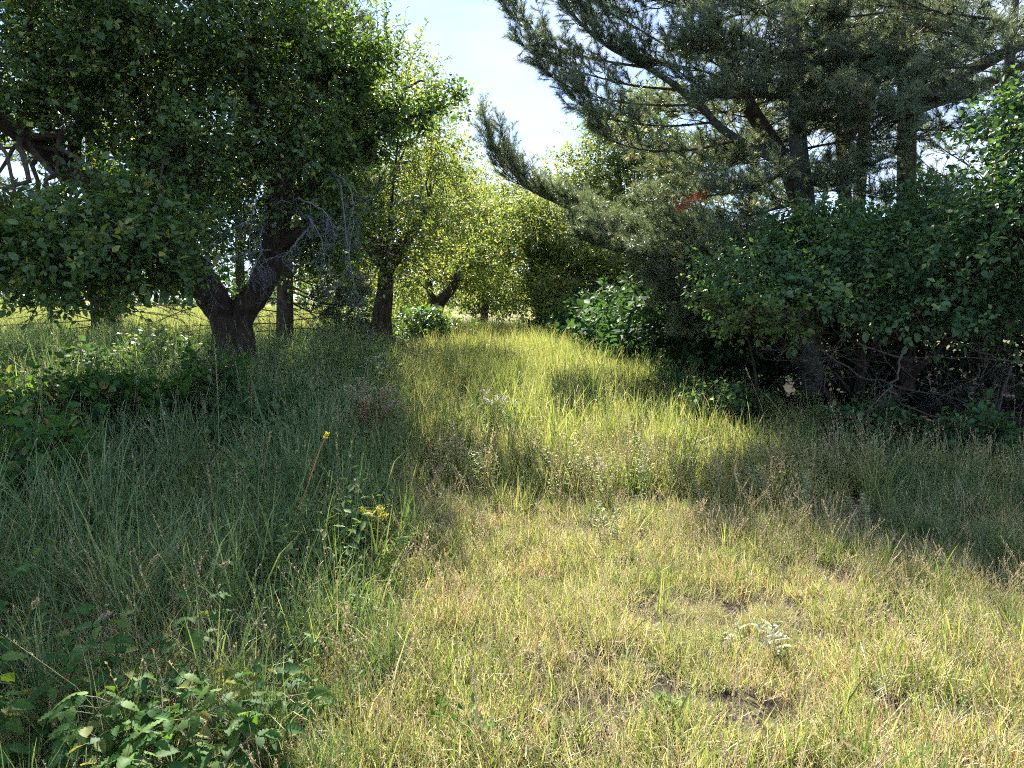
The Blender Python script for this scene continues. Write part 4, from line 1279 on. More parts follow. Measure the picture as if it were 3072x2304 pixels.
    for pts in [[(720, 20, Y + 1.7), (680, 5, Y + 1.2), (640, -5, Y + .9), (600, -12, Y + .8)], [(735, 85, Y + 1.4), (700, 70, Y + .8), (660, 62, Y + .5), (630, 50, Y + .4)], [(796, 60, Y), (760, 50, Y - .4), (725, 42, Y - .6), (690, 40, Y - .6)],
                [(795, 30, Y), (765, 15, Y + .5), (735, 5, Y + .8), (710, -5, Y + .9)], [(796, 95, Y), (765, 98, Y - .5), (735, 95, Y - .8), (705, 98, Y - .9)], [(845, 60, Y + 1.5), (825, 45, Y + .8), (815, 30, Y + .3), (830, 15, Y)],
                [(908, 60, Y + .5), (880, 55, Y - .1), (855, 60, Y - .5), (830, 58, Y - .7)], [(845, 90, Y + 1.5), (870, 78, Y + 1.0), (890, 78, Y + .6), (930, 70, Y + .3)], [(909, 20, Y + .5), (935, 30, Y), (965, 36, Y - .4), (1000, 30, Y - .7)],
                [(752, 111, Y + 1.2), (715, 112, Y + 1.0), (680, 112, Y + 1.0), (640, 108, Y + 1.0)], [(768, 136, Y + 1), (735, 165, Y + .6), (700, 172, Y + .4), (660, 172, Y + .3)], [(798, 160, Y), (775, 178, Y - .6), (750, 188, Y - .9), (720, 192, Y - 1.0)]]:
        add(pts, 0.028, sec_len=0.65, start=0.12, sec_step=0.075)
    t = pine('pine_tree', 'large many stemmed white pine arching over the right side of the strip', at(812, 395, Y), st, lim)
    # bare dead inner twigs
    S, D, Ln = [], [], []
    for k_ in range(80):
        S.append(at(rng.uniform(700, 1000), rng.uniform(-5, 190), Y + rng.uniform(-0.6, 2.2)))
        D.append([rng.normal(0, 1), rng.normal(0, 0.4), rng.uniform(0.0, 1.2)])
        Ln.append(rng.uniform(0.4, 1.1))
    g = twigs_rec(S, D, Ln, 0.009, 3, 0.6, -0.05, kids=4, jag=0.10)
    obj('dead_twigs', mesh('dead_twigs', [join(g)], M['bark_pine']), t)['label'] = 'bare brown twigs inside the pine crown'
    # rust coloured dead spray
    b, d = [], []
    for k_ in range(17):
        b.append(at(rng.uniform(676, 709), 0, Y - 0.6))
        b[-1] = at(676 + k_ * 1.9, 207 - k_ * 0.7 + rng.uniform(-4, 4), Y - 0.6 + rng.uniform(-.1, .1))
        d.append([rng.normal(-.1, .3), rng.normal(0, .3), -1])
    nd = needles(np.array(b), np.array(d), 60, 0.10, 0.004, 0.10)
    obj('dead_spray', mesh('dead_spray', [nd], M['dead_needle']), t)['label'] = 'rust red spray of dead needles'


right_pine()


def back_pine():
    for lab, px, Y, hgt, n in [('sunlit pale green pine standing behind the stems of the large pine', 850, 17.5, 9.5, 44), ('pine behind the right shrub near the right edge of the view', 985, 15.5, 9.0, 40), ('dark pine filling the gap between the large pine stems and the yellow green tree', 745, 18.5, 7.5, 36)]:
        b = at(px, 300, Y)
        b[2] = 0
        top = b + np.array([0.2, 0, hgt])
        lim = []
        for k_ in range(n):
            z = 1.0 + (hgt - 1.5) * rng.random() ** 1.3
            a = rng.uniform(0, 6.283)
            ln = np.interp(z, [1.0, hgt], [2.4 if px == 745 else 3.4, 0.8]) * rng.uniform(0.75, 1.1)
            d = np.array([math.cos(a), math.sin(a), 0])
            s = b + (top - b) * (z / hgt)
            lim.append((np.array([s, s + d * ln * 0.5 + [0, 0, 0.15], s + d * ln + [0, 0, 0.5]]), 0.03, dict(sec_len=0.95, start=0.25, sec_step=0.26, n_need=24, nlen=0.13, wd=0.014, ter_step=0.14)))
        pine('pine_tree', lab, b, [([b, b + (top - b) * .3, b + (top - b) * .7, top], [.2, .16, .1, .03], 'bark_pine')], lim)


back_pine()


def left_pines():
    K = dict(sec_len=0.9, start=0.3, sec_step=0.30, n_need=26, nlen=0.12, wd=0.013)
    data = [('slim dark pine trunk in the meadow edge, left one of the close pair', 101, 336, 15.0, 0.17, [(0, 262, -1), (60, 270, 0.2), (30, 283, -0.6), (150, 268, 1), (10, 295, -0.5)]),
            ('thinner pine trunk just right of the leftmost trunk pair', 117, 334, 15.6, 0.13, [(180, 270, 0.5), (60, 285, 1.0)]),
            ('straight dark pine trunk with bare side branches right of the forked apple trunk', 284, 345, 13.5, 0.14, [(345, 300, 0.8), (362, 306, 0.4), (340, 315, 1.2), (355, 290, 0.2)]),
            ('very slim pine trunk seen through the fork of the apple tree', 241, 332, 17.0, 0.10, [])]
    for lab, px, py, Y, r, sp_ in data:
        b = at(px, py, Y)
        b[2] = 0
        top = b + np.array([rng.normal(0, 0.15), 0.1, 7.5])
        st = [([b, b + (top - b) * 0.3, b + (top - b) * 0.6, top], [r * 1.15, r, r * 0.7, 0.03], 'bark_pine')]
        lim = []
        for k_ in range(34):
            z = rng.uniform(2.3, 7.2)
            a = rng.uniform(0, 6.283)
            ln = np.interp(z, [2.3, 7.5], [2.8, 0.7]) * rng.uniform(0.8, 1.1)
            d = np.array([math.cos(a), math.sin(a), 0])
            s = b + (top - b) * (z / 7.5)
            lim.append((np.array([s, s + d * ln * 0.5 + [0, 0, 0.1], s + d * ln + [0, 0, 0.25]]), 0.03, dict(K)))
        for (qx, qy, dy) in sp_:
            e = at(qx, qy, Y + dy)
            s = np.array([b[0], b[1], e[2] + 0.35])
            lim.append((np.array([s, (s + e) / 2 + [0, 0, -0.12], e]), 0.03, dict(K, sec_len=0.8, start=0.35, sec_step=0.16, n_need=34)))
        t = pine('pine_tree', lab, b, st, lim)
        # bare dead side branches, level and drooping
        S, D, Ln = [], [], []
        for k_ in range(20):
            z = rng.uniform(0.9, 2.9)
            a = rng.uniform(0, 6.283)
            S.append([b[0], b[1], z])
            D.append([math.cos(a), math.sin(a) * 0.6, rng.uniform(-0.15, 0.15)])
            Ln.append(rng.uniform(1.2, 2.8))
        g = twigs_rec(S, D, Ln, 0.014, 3, 0.45, 0.15, kids=5, shrink=0.42, jag=0.07)
        obj('dead_branches', mesh('dead_branches', [join(g)], M['bark_pine']), t)['label'] = 'bare dead lower branches'


left_pines()

# ------------------------------------------------------------------ shrubs on the right
def right_shrubs():
    # large broadleaf shrub with a dark hollow under it
    rows = []
    for px, py, Y, r in [(760, 262, 9.2, .45), (800, 245, 9.4, .5), (845, 240, 9.2, .55), (890, 238, 9.0, .55), (935, 235, 8.6, .55), (980, 232, 8.2, .55), (1030, 230, 7.8, .6),
                         (720, 290, 8.6, .34), (760, 282, 8.4, .42), (805, 278, 8.2, .46), (850, 275, 8.0, .46), (900, 275, 7.8, .46), (945, 278, 7.5, .46), (995, 280, 7.2, .46), (1045, 285, 7.0, .46),
                         (715, 312, 8.3, .2), (745, 310, 8.1, .24), (785, 310, 7.9, .25), (830, 308, 7.7, .27), (875, 310, 7.5, .27), (920, 314, 7.3, .27), (965, 318, 7.1, .27), (1010, 322, 6.9, .27), (1050, 325, 6.7, .27),
                         (780, 262, 10, .8), (840, 262, 10, .9), (900, 264, 9.8, .9), (960, 265, 9.4, .9), (1030, 265, 9.0, .9)]:
        rows.append((*at(px, py, Y), r))
    lc = lit_cull(0.85)

    def hollow(P):
        return lc(P) & (P[:, 2] > 1.34 - 0.04 * (P[:, 0] - 3) + 0.09 * np.sin(4.1 * P[:, 0]) + 0.05 * rng.normal(size=len(P)))
    base = np.array([4.7, 9.6, 0])
    b = lambda x, y, z: np.array([x, y, z])
    trunk = [[b(4.6, 9.7, 0), b(4.5, 9.5, 0.7), b(4.3, 9.1, 1.4), b(4.1, 8.7, 2.0)], [b(4.8, 9.6, 0), b(5.2, 9.3, 0.8), b(5.6, 8.8, 1.5), b(5.7, 8.4, 2.1)], [b(4.5, 9.7, 0), b(3.8, 9.6, 0.7), b(3.2, 9.2, 1.3), b(2.9, 8.8, 1.8)]]
    t = broadleaf('leafy_shrub', 'wide leafy shrub on the right overhanging a dark hollow', 'shrub', base, trunk, rows, 5600, 8, 0.064, 'shrub_leaf', sho=170, L=0.30, trunk_r=(0.07, 0.06, 0.045, 0.02), shape=LEAF6, wid=1.15, flat=0.5, k=8, cull=hollow)
    leaf_objects(t, leafy([(*at(px, py, Yn), r) for px, py, Yn, r in [(790, 300, 7.2, .16), (850, 298, 6.9, .2), (905, 300, 6.8, .2), (955, 290, 6.7, .2), (1000, 300, 6.5, .2), (940, 255, 7.0, .2), (990, 262, 6.9, .2)]], 36, 8, 0.062, L=0.2, up=0.2, raw=True), M['shrub_leaf'], 1.2)
    # bare dead branches in the hollow
    z = lambda q, y: at((2048 + q[0] / 2.16) / 3, (600 + q[1] / 2.16) / 3, y)
    for pts, Y0, Y1, r in [([(1140, 930), (1430, 1030), (1700, 1020), (2212, 1040)], 7.6, 8.0, .014), ([(1430, 960), (1400, 1130), (1330, 1230), (1200, 1370)], 7.4, 7.0, .015),
                           ([(900, 970), (1150, 1140), (1400, 1210), (1700, 1270), (1900, 1330)], 7.9, 8.2, .014), ([(1330, 1230), (1560, 1390), (1900, 1400), (2180, 1420)], 7.4, 7.6, .013),
                           ([(2130, 1080), (2040, 1400), (2010, 1500), (2030, 1640)], 8.0, 7.6, .018), ([(1700, 890), (2060, 1030), (2300, 1080)], 7.4, 7.6, .012),
                           ([(700, 880), (860, 970), (1100, 960), (1350, 930)], 8.0, 8.4, .012), ([(2050, 1200), (1850, 1380), (1700, 1560)], 7.8, 7.2, .012), ([(500, 970), (760, 960), (900, 900)], 8.1, 8.4, .010),
                           ([(620, 1030), (700, 930), (830, 860)], 8.0, 8.3, .009), ([(1920, 1060), (1930, 1150), (1960, 1100), (1970, 1040)], 7.3, 7.4, .009), ([(2212, 1180), (1950, 1280), (1700, 1290)], 8.2, 8.6, .012),
                           ([(1500, 1560), (1800, 1500), (2000, 1480), (2212, 1490)], 7.4, 7.6, .010), ([(1050, 850), (1000, 960), (860, 1080)], 7.8, 7.6, .009)]:
        ys = np.linspace(Y0, Y1, len(pts))
        P, rr = resample([z(q, y) for q, y in zip(pts, ys)], 14, [r * 0.85, r * 0.65, r * 0.35])
        P[1:] += rng.normal(0, 0.012, (13, 3))
        j = rng.integers(2, 14, 14)
        g = [tubes(P, rr, 5)] + twigs_rec(P[j], nrm(P[j] - P[j - 1]) * 0.5 + rnd_dir(14), rng.uniform(0.2, 0.6, 14), 0.0036, 3, 0.8, 0.1, kids=3, jag=0.16)
        obj('dead_branch', mesh('dead_branch', [join(g)], M['dead_twig']), t)['label'] = 'bare grey brown branch in the hollow'
    # thicket that closes the hollow behind
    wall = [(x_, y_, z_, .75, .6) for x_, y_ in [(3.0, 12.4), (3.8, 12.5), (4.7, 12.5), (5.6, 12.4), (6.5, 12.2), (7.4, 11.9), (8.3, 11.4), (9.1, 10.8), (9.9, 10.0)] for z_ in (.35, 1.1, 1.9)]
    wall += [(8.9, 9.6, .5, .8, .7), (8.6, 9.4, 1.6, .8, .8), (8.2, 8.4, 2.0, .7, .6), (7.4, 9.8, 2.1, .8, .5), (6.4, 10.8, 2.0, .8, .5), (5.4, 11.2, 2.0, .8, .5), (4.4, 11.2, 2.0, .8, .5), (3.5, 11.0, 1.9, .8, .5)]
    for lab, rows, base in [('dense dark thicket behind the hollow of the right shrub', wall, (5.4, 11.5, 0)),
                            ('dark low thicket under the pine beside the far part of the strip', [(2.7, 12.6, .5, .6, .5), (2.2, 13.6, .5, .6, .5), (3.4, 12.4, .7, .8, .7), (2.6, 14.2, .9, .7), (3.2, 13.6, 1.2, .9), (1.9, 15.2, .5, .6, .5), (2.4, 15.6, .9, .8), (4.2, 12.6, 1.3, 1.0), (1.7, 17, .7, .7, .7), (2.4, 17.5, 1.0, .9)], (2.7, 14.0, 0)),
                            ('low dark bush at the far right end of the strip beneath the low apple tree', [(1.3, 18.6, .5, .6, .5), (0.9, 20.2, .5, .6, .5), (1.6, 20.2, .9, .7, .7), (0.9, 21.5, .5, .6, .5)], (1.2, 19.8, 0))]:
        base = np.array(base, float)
        broadleaf('thicket', lab, 'shrub', base, [[base, base + [0.1, 0, 0.5], base + [0.2, -0.1, 1.0], base + [0.1, 0, 1.7]], [base, base + [-0.4, 0, 0.5], base + [-0.7, 0.1, 1.0]]], rows, 4200 if 'hollow' in lab else (2600 if 'beside' in lab else 900), 6, 0.16, 'thicket_shade_leaf' if 'hollow' in lab else 'dark_leaf', L=0.3, trunk_r=(0.05, 0.04, 0.03, 0.015), k=7)
    # taller shrub at the right edge
    rows = [(*at(px, py, Y), r) for px, py, Y, r in [(1018, 150, 7.2, .3), (1040, 110, 7.2, .35), (1005, 190, 7.0, .34), (975, 215, 7.2, .32), (1040, 170, 6.9, .45), (1030, 210, 6.8, .5), (985, 232, 6.9, .35), (1060, 130, 7.0, .6), (1020, 240, 6.7, .4)]]
    base = np.array([5.4, 7.4, 0])
    broadleaf('leafy_shrub', 'taller bright leaved shrub cut off by the right edge of the view', 'shrub', base, [[base, base + [-0.1, 0, 1.0], base + [-0.3, -0.1, 2.0], base + [-0.4, -0.2, 2.9]]], rows, 800, 8, 0.062, 'shrub_leaf', L=0.28, trunk_r=(0.05, 0.045, 0.03, 0.015), shape=LEAF6, wid=1.1, k=8)
    # sprig of bright sunlit leaves at the left tip of the shrub
    rows = [(*at(px, py, Y), r) for px, py, Y, r in [(722, 312, 7.6, .16), (748, 315, 7.5, .17), (775, 322, 7.4, .14), (708, 308, 7.7, .10), (800, 318, 7.4, .14)]]
    base = np.array([2.9, 8.6, 0])
    broadleaf('sapling', 'small sapling with bright yellow green sunlit leaves left of the hollow', 'shrub', base, [[base, base + [-0.1, -0.2, 0.6], base + [-0.3, -0.5, 1.1], base + [-0.5, -0.8, 1.35]]], rows, 110, 8, 0.058, 'yellow_leaf', L=0.18, trunk_r=(0.02, 0.018, 0.012, 0.006), shape=LEAF6, wid=1.2, k=6)
    # low herbs at the foot
    for lab, x, y, r in [('low dark leafy plant at the foot of the right shrub near the hollow', 3.55, 7.3, .26), ('low dark leafy plant beside the strip left of the hollow', 2.55, 8.6, .36), ('small dark leafy plant under the dead branches', 4.25, 6.7, .22), ('low leafy plant at the shaded far edge of the strip', 2.1, 9.9, .34)]:
        base = np.array([x, y, 0.0])
        broadleaf('leafy_plant', lab, 'plant', base, [[base, base + [0, 0, .15], base + [.02, 0, .3]]], [(x, y, .28, r, .26), (x + .3, y + .2, .22, r * .8, .2), (x - .3, y + .1, .2, r * .7, .18)], 320, 7, 0.065, 'dark_leaf', L=0.2, trunk_r=(0.012, 0.01, 0.006, 0.004), k=5, wid=1.2)


right_shrubs()


# ------------------------------------------------------------------ undergrowth on the left
def left_undergrowth():
    for i, (lab, px, py, Y, r, n, mat) in enumerate([
            ('dark bramble bush at the left edge in front of the meadow', 30, 378, 9.2, .55, 800, 'dark_leaf'), ('dark bramble bush in front of the pair of pine trunks', 95, 378, 9.0, .52, 800, 'dark_leaf'),
            ('leafy elder bush between the pine pair and the apple trunk', 145, 360, 10.0, .5, 650, 'shrub_leaf'), ('dark bush beside the left foot of the forked apple trunk', 178, 370, 9.6, .4, 420, 'dark_leaf'),
            ('bramble clump in the tall grass at the left edge', 20, 400, 6.6, .36, 320, 'berry_leaf'), ('bramble clump in the tall grass right of the left edge clump', 75, 402, 6.4, .36, 320, 'berry_leaf'), ('small bramble clump deep in the tall shaded grass', 128, 392, 6.9, .30, 260, 'berry_leaf'),
            ('bramble clump low in the shaded grass at the left edge', 12, 452, 4.9, .26, 220, 'berry_leaf'), ('single bramble shoot standing out of the grass below the apple trunk', 218, 372, 7.4, .20, 110, 'berry_leaf'),
            ('grey green herb clump at the right border of the tall grass', 300, 415, 7.2, .34, 380, 'dark_leaf'), ('leafy herb clump behind the orange stalk', 262, 420, 6.8, .3, 320, 'dark_leaf'),
            ('fern like green undergrowth around the second apple trunk', 425, 322, 18.5, .9, 700, 'shrub_leaf'), ('low green bush left of the second apple trunk', 350, 325, 17.5, .7, 500, 'dark_leaf')]):
        c = at(px, py, Y)
        hz = max(0.25, c[2])
        base = np.array([c[0], c[1], 0.0])
        rows = [(c[0], c[1], hz * .75, r * .9, hz * .5), (c[0] + r * .9, c[1] + .1, hz * .6, r * .75, hz * .45), (c[0] - r * .9, c[1] - .1, hz * .6, r * .75, hz * .45), (c[0] + .1, c[1], hz, r * .7, r * .5)]
        broadleaf('bramble_bush' if 'bramble' in lab else ('leafy_bush' if 'bush' in lab or 'under' in lab else 'herb_clump'), lab, 'bush' if 'herb' not in lab else 'plant', base,
                  [[base, base + [0.02, 0, hz * .4], base + [-.03, 0, hz * .7], base + [0, 0, hz]]], rows, n, 7, 0.07 if Y < 12 else 0.11, mat, L=0.24, trunk_r=(0.018, 0.014, 0.01, 0.005), k=6, shape=LEAF6 if Y < 8 else LEAF4, wid=1.35)


left_undergrowth()


# ------------------------------------------------------------------ raspberry plants in the left foreground: each leaflet is a part
def leaflet_mesh(name, teeth=9, mat='berry_leaf', sh=0.5, fold=0.16, droop=0.22, skew=0.0):
    """toothed raspberry leaflet, folded along the midrib, unit length"""
    t = np.linspace(0, 1, teeth + 1)
    wv = 0.36 * np.sin(math.pi * t ** 0.72) ** 0.85
    wv = wv * (1 + 0.09 * np.where(np.arange(teeth + 1) % 2 == 0, 1, -1))
    wv[0] = 0.02
    wv[-1] = 0.0
    mid = np.stack([t, 0 * t, 0.05 - droop * t ** 2], -1) + np.stack([0 * t, skew * t ** 2, 0 * t], -1)
    rip = 0.034 * np.where(np.arange(teeth + 1) % 2 == 0, 1, -1)
    lf = np.stack([t - 0.05 * wv, mid[:, 1] + wv, mid[:, 2] + fold * wv + rip], -1)
    rt = np.stack([t - 0.05 * wv, mid[:, 1] - wv, mid[:, 2] + fold * wv + rip], -1)
    V = np.concatenate([mid, lf, rt])
    n = teeth + 1
    i = np.arange(teeth)
    F = np.concatenate([np.stack([i, i + 1, n + i + 1, n + i], -1), np.stack([i + 1, i, 2 * n + i, 2 * n + i + 1], -1)])
    return mesh(name, [(V, F, 0, np.full(len(V), sh))], M[mat], smooth=False)


def raspberries():
    from mathutils import Matrix
    LM = [leaflet_mesh('leaflet', n_, 'berry_leaf', s, fo, dr, sk) for s, n_, fo, dr, sk in ((0.05, 9, .12, .35, .05), (0.3, 11, .25, .15, -.06), (0.55, 9, .45, .3, .08), (0.8, 11, -.15, .5, -.04), (0.95, 9, .6, .1, .1))]
    spots = [('raspberry plant with broad leaves at the lower left corner', -1.05, 1.98, .55, 15), ('raspberry plant with upright leaves above the lower left corner', -1.2, 2.5, .56, 15),
             ('raspberry plant in the middle of the foreground bramble patch', -0.62, 2.2, .48, 16), ('raspberry plant at the back of the foreground bramble patch', -0.78, 2.62, .52, 15),
             ('raspberry plant at the right end of the foreground bramble patch', -0.30, 2.30, .36, 13), ('low raspberry plant at the bottom edge of the view', -0.45, 1.95, .34, 14),
             ('raspberry plant with a red berry beside the lower left corner', -1.38, 2.15, .62, 15), ('raspberry plant at the left edge in the tall grass', -1.85, 2.95, .62, 14), ('raspberry shoot in the foreground grass right of the patch', -0.30, 2.68, .34, 9),
             ('low raspberry plant between the lower left corner and the patch middle', -0.80, 1.92, .38, 15), ('raspberry plant behind the lower left corner in tall grass', -1.55, 2.75, .56, 13), ('low raspberry plant just right of the patch middle at the bottom', -0.55, 2.05, .36, 14),
             ('raspberry plant left of the patch middle under the seed stalks', -0.95, 2.28, .5, 15)]
    for lab, x, y, h, nl in spots:
        h = h * 0.8
        x = -0.80 + (x + 0.3) * 0.95
        b = np.array([x, y, float(gz(x, y))])
        t = thing('raspberry_plant', lab, 'plant', b, 'raspberry plants in the left foreground')
        ncane = 3 if nl > 12 else 2
        li = 0
        for c in range(ncane):
            a = rng.uniform(0, 6.283)
            d = np.array([math.cos(a), math.sin(a), 0])
            hh = h * (1, 0.75, 0.5)[c]
            P, rr = resample([b, b + d * .04 + [0, 0, hh * .4], b + d * .12 + [0, 0, hh * .8], b + d * .24 + [0, 0, hh]], 10, [0.004, 0.0035, 0.002])
            V, F = tubes(P, rr, 5)
            stalks = [(V, F)]
            kk = int(nl * 2.4) // ncane + 1
            for q in range(kk):
                f = 0.25 + 0.75 * q / (kk - 1)
                s = P[min(9, int(f * 9))]
                a2 = a + q * 2.4 + rng.uniform(-.5, .5)
                od = nrm(np.array([math.cos(a2), math.sin(a2), 0.35 + 0.4 * (f - .5)]))
                pl = rng.uniform(0.05, 0.10)
                e = s + od * pl
                ls = obj('leaf_stalk', mesh('leaf_stalk', [(*tubes(np.array([s, (s + e) / 2 + [0, 0, .006], e]), np.array([.002, .0016, .0013]), 4), 0, None)], M['cane']), t)
                for wch, sz in ((0, 1.0), (1, .8), (-1, .8)):
                    az = a2 + wch * 1.15
                    L = rng.uniform(0.048, 0.078) * sz
                    start = e + (od * 0.022 if wch == 0 else od * 0.002)
                    axx = Vector((math.cos(az), math.sin(az), rng.uniform(-.45, .25))).normalized()
                    up = Vector((rng.normal(0, .25), rng.normal(0, .25) - .15, 1.0))
                    yy = up.cross(axx).normalized()
                    zz = axx.cross(yy)
                    mt = Matrix((axx, yy, zz)).transposed().to_4x4()
                    o = bpy.data.objects.new('leaflet', LM[int(rng.choice(5, p=[.15, .27, .28, .2, .1]))])
                    COL.objects.link(o)
                    o.parent = ls
                    o.matrix_basis = Matrix.Translation(Vector(start)) @ mt @ Matrix.Diagonal((L, L * rng.uniform(.72, .98), L, 1))
            obj('cane', mesh('cane', [join(stalks)], M['cane']), t)
        if 'red berry' in lab:
            # cluster of drupelets
            from_b = b + np.array([.10, -.12, h * .62])
            parts = []
            for k_ in range(26):
                d = rnd_dir(1)[0]
                c0 = from_b + d * 0.0085
                th, ph = np.meshgrid(np.linspace(0, math.pi, 5), np.linspace(0, 2 * math.pi, 7)[:-1], indexing='ij')
                V = np.stack([np.sin(th) * np.cos(ph), np.sin(th) * np.sin(ph), np.cos(th)], -1).reshape(-1, 3) * 0.0042 + c0
                i = np.arange(30).reshape(5, 6)
                F = np.stack([i[:-1], np.roll(i[:-1], -1, 1), np.roll(i[1:], -1, 1), i[1:]], -1).reshape(-1, 4)
                parts.append((V, F))
            obj('berry', mesh('berry', [join(parts)], M['berry'], smooth=True), t)['label'] = 'ripe red raspberry'


def simple(name, col, rough=0.5):
    m = bpy.data.materials.new(name)
    m.use_nodes = True
    p = m.node_tree.nodes['Principled BSDF']
    n = m.node_tree.nodes.new('ShaderNodeTexNoise')
    n.inputs['Scale'].default_value = 60
    r = ramp(m.node_tree, [(0.3, tuple(c * 0.75 for c in col)), (0.7, col)])
    m.node_tree.links.new(n.outputs[0], r.inputs[0])
    m.node_tree.links.new(r.outputs[0], p.inputs['Base Color'])
    p.inputs['Roughness'].default_value = rough
    return m


M['cane'] = simple('raspberry_cane', (0.14, 0.12, 0.06))
M['berry'] = simple('raspberry_fruit', (0.45, 0.03, 0.03), 0.3)
M['orange_stem'] = foliage('dry_orange_stem', [(0, (0.30, 0.13, 0.05)), (1, (0.38, 0.20, 0.08))], trans=0.25, tint=(1, 1, 1))
M['green_stem'] = foliage('pale_green_stem', [(0, (0.14, 0.17, 0.05)), (1, (0.20, 0.22, 0.07))], trans=0.25)
M['straw_stem'] = foliage('straw_stem', [(0, (0.26, 0.20, 0.10)), (1, (0.36, 0.28, 0.15))], trans=0.25)
M['pale_weed'] = foliage('pale_weed_leaf', [(0, (0.14, 0.18, 0.10)), (1, (0.30, 0.33, 0.22))], trans=0.35, tint=(1.1, 1.1, 0.7))
M['goldenrod'] = foliage('yellow_flower', [(0, (0.40, 0.32, 0.03)), (1, (0.60, 0.50, 0.06))], trans=0.4, tint=(1, 1, 0.8))
M['rust_herb'] = foliage('dry_rust_herb', [(0, (0.15, 0.06, 0.04)), (0.8, (0.26, 0.14, 0.09)), (1, (0.32, 0.25, 0.18))], trans=0.3, tint=(1.1, 1, 0.8))
M['white_flower'] = foliage('white_flower', [(0, (0.55, 0.52, 0.52)), (1, (0.75, 0.73, 0.74))], trans=0.3, tint=(1, 1, 1))
M['pink_flower'] = foliage('pink_flower', [(0, (0.45, 0.28, 0.28)), (1, (0.55, 0.40, 0.38))], trans=0.3, tint=(1, 1, 1))
raspberries()


# ------------------------------------------------------------------ single tall stalks and flowering weeds
def stalk(lab, pts, Y, head, hw, stem_mat, r=0.003, leafs=0, head_mat='seed_head', nh=60):
    P = [at(a, b_, Y + dy) for a, b_, dy in pts]
    base = P[0].copy()
    base[2] = gz(base[0], base[1])
    P = [base] + P
    t = thing('grass_stalk', lab, 'grass stalk', base, 'single tall grass stalks')
    Q, rr = resample(P, 16, [r, r * .85, r * .5])
    obj('stem', mesh('stem', [(*tubes(Q, rr, 5), 0, None)], M[stem_mat], smooth=True), t)
    if head:
        tt = rng.uniform(1 - head, 1.0, nh)
        s = np.linspace(0, 1, 16)
        pos = np.stack([np.interp(tt, s, Q[:, k]) for k in range(3)], -1)
        ax = nrm(Q[-1] - Q[-3]) * 0.8 + rnd_dir(nh) * 0.55
        V, F, v = leaves(pos + rnd_dir(nh) * hw * .35, ax, rnd_dir(nh), hw * rng.uniform(.7, 1.3, nh), LEAF4, .9)
        obj('seed_head', mesh('seed_head', [(V, F, 0, v)], M[head_mat]), t)
    for k in range(leafs):
        f = 0.2 + 0.5 * k / max(1, leafs)
        s = Q[int(f * 15)]
        a = rng.uniform(0, 6.283)
        d = np.array([math.cos(a), math.sin(a), 0])
        W, wr = resample([s, s + d * .06 + [0, 0, .12], s + d * .16 + [0, 0, .16], s + d * .26 + [0, 0, .10]], 7, [.004, .005, .001])
        sd = np.cross(d, [0, 0, 1.0])
        V = np.stack([W - sd * wr[:, None], W + sd * wr[:, None]], 1).reshape(-1, 3)
        i = np.arange(14).reshape(7, 2)
        F = np.stack([i[:-1, 0], i[:-1, 1], i[1:, 1], i[1:, 0]], -1)
        obj('blade', mesh('blade', [(V, F, 0, None)], M['green_stem']), t)


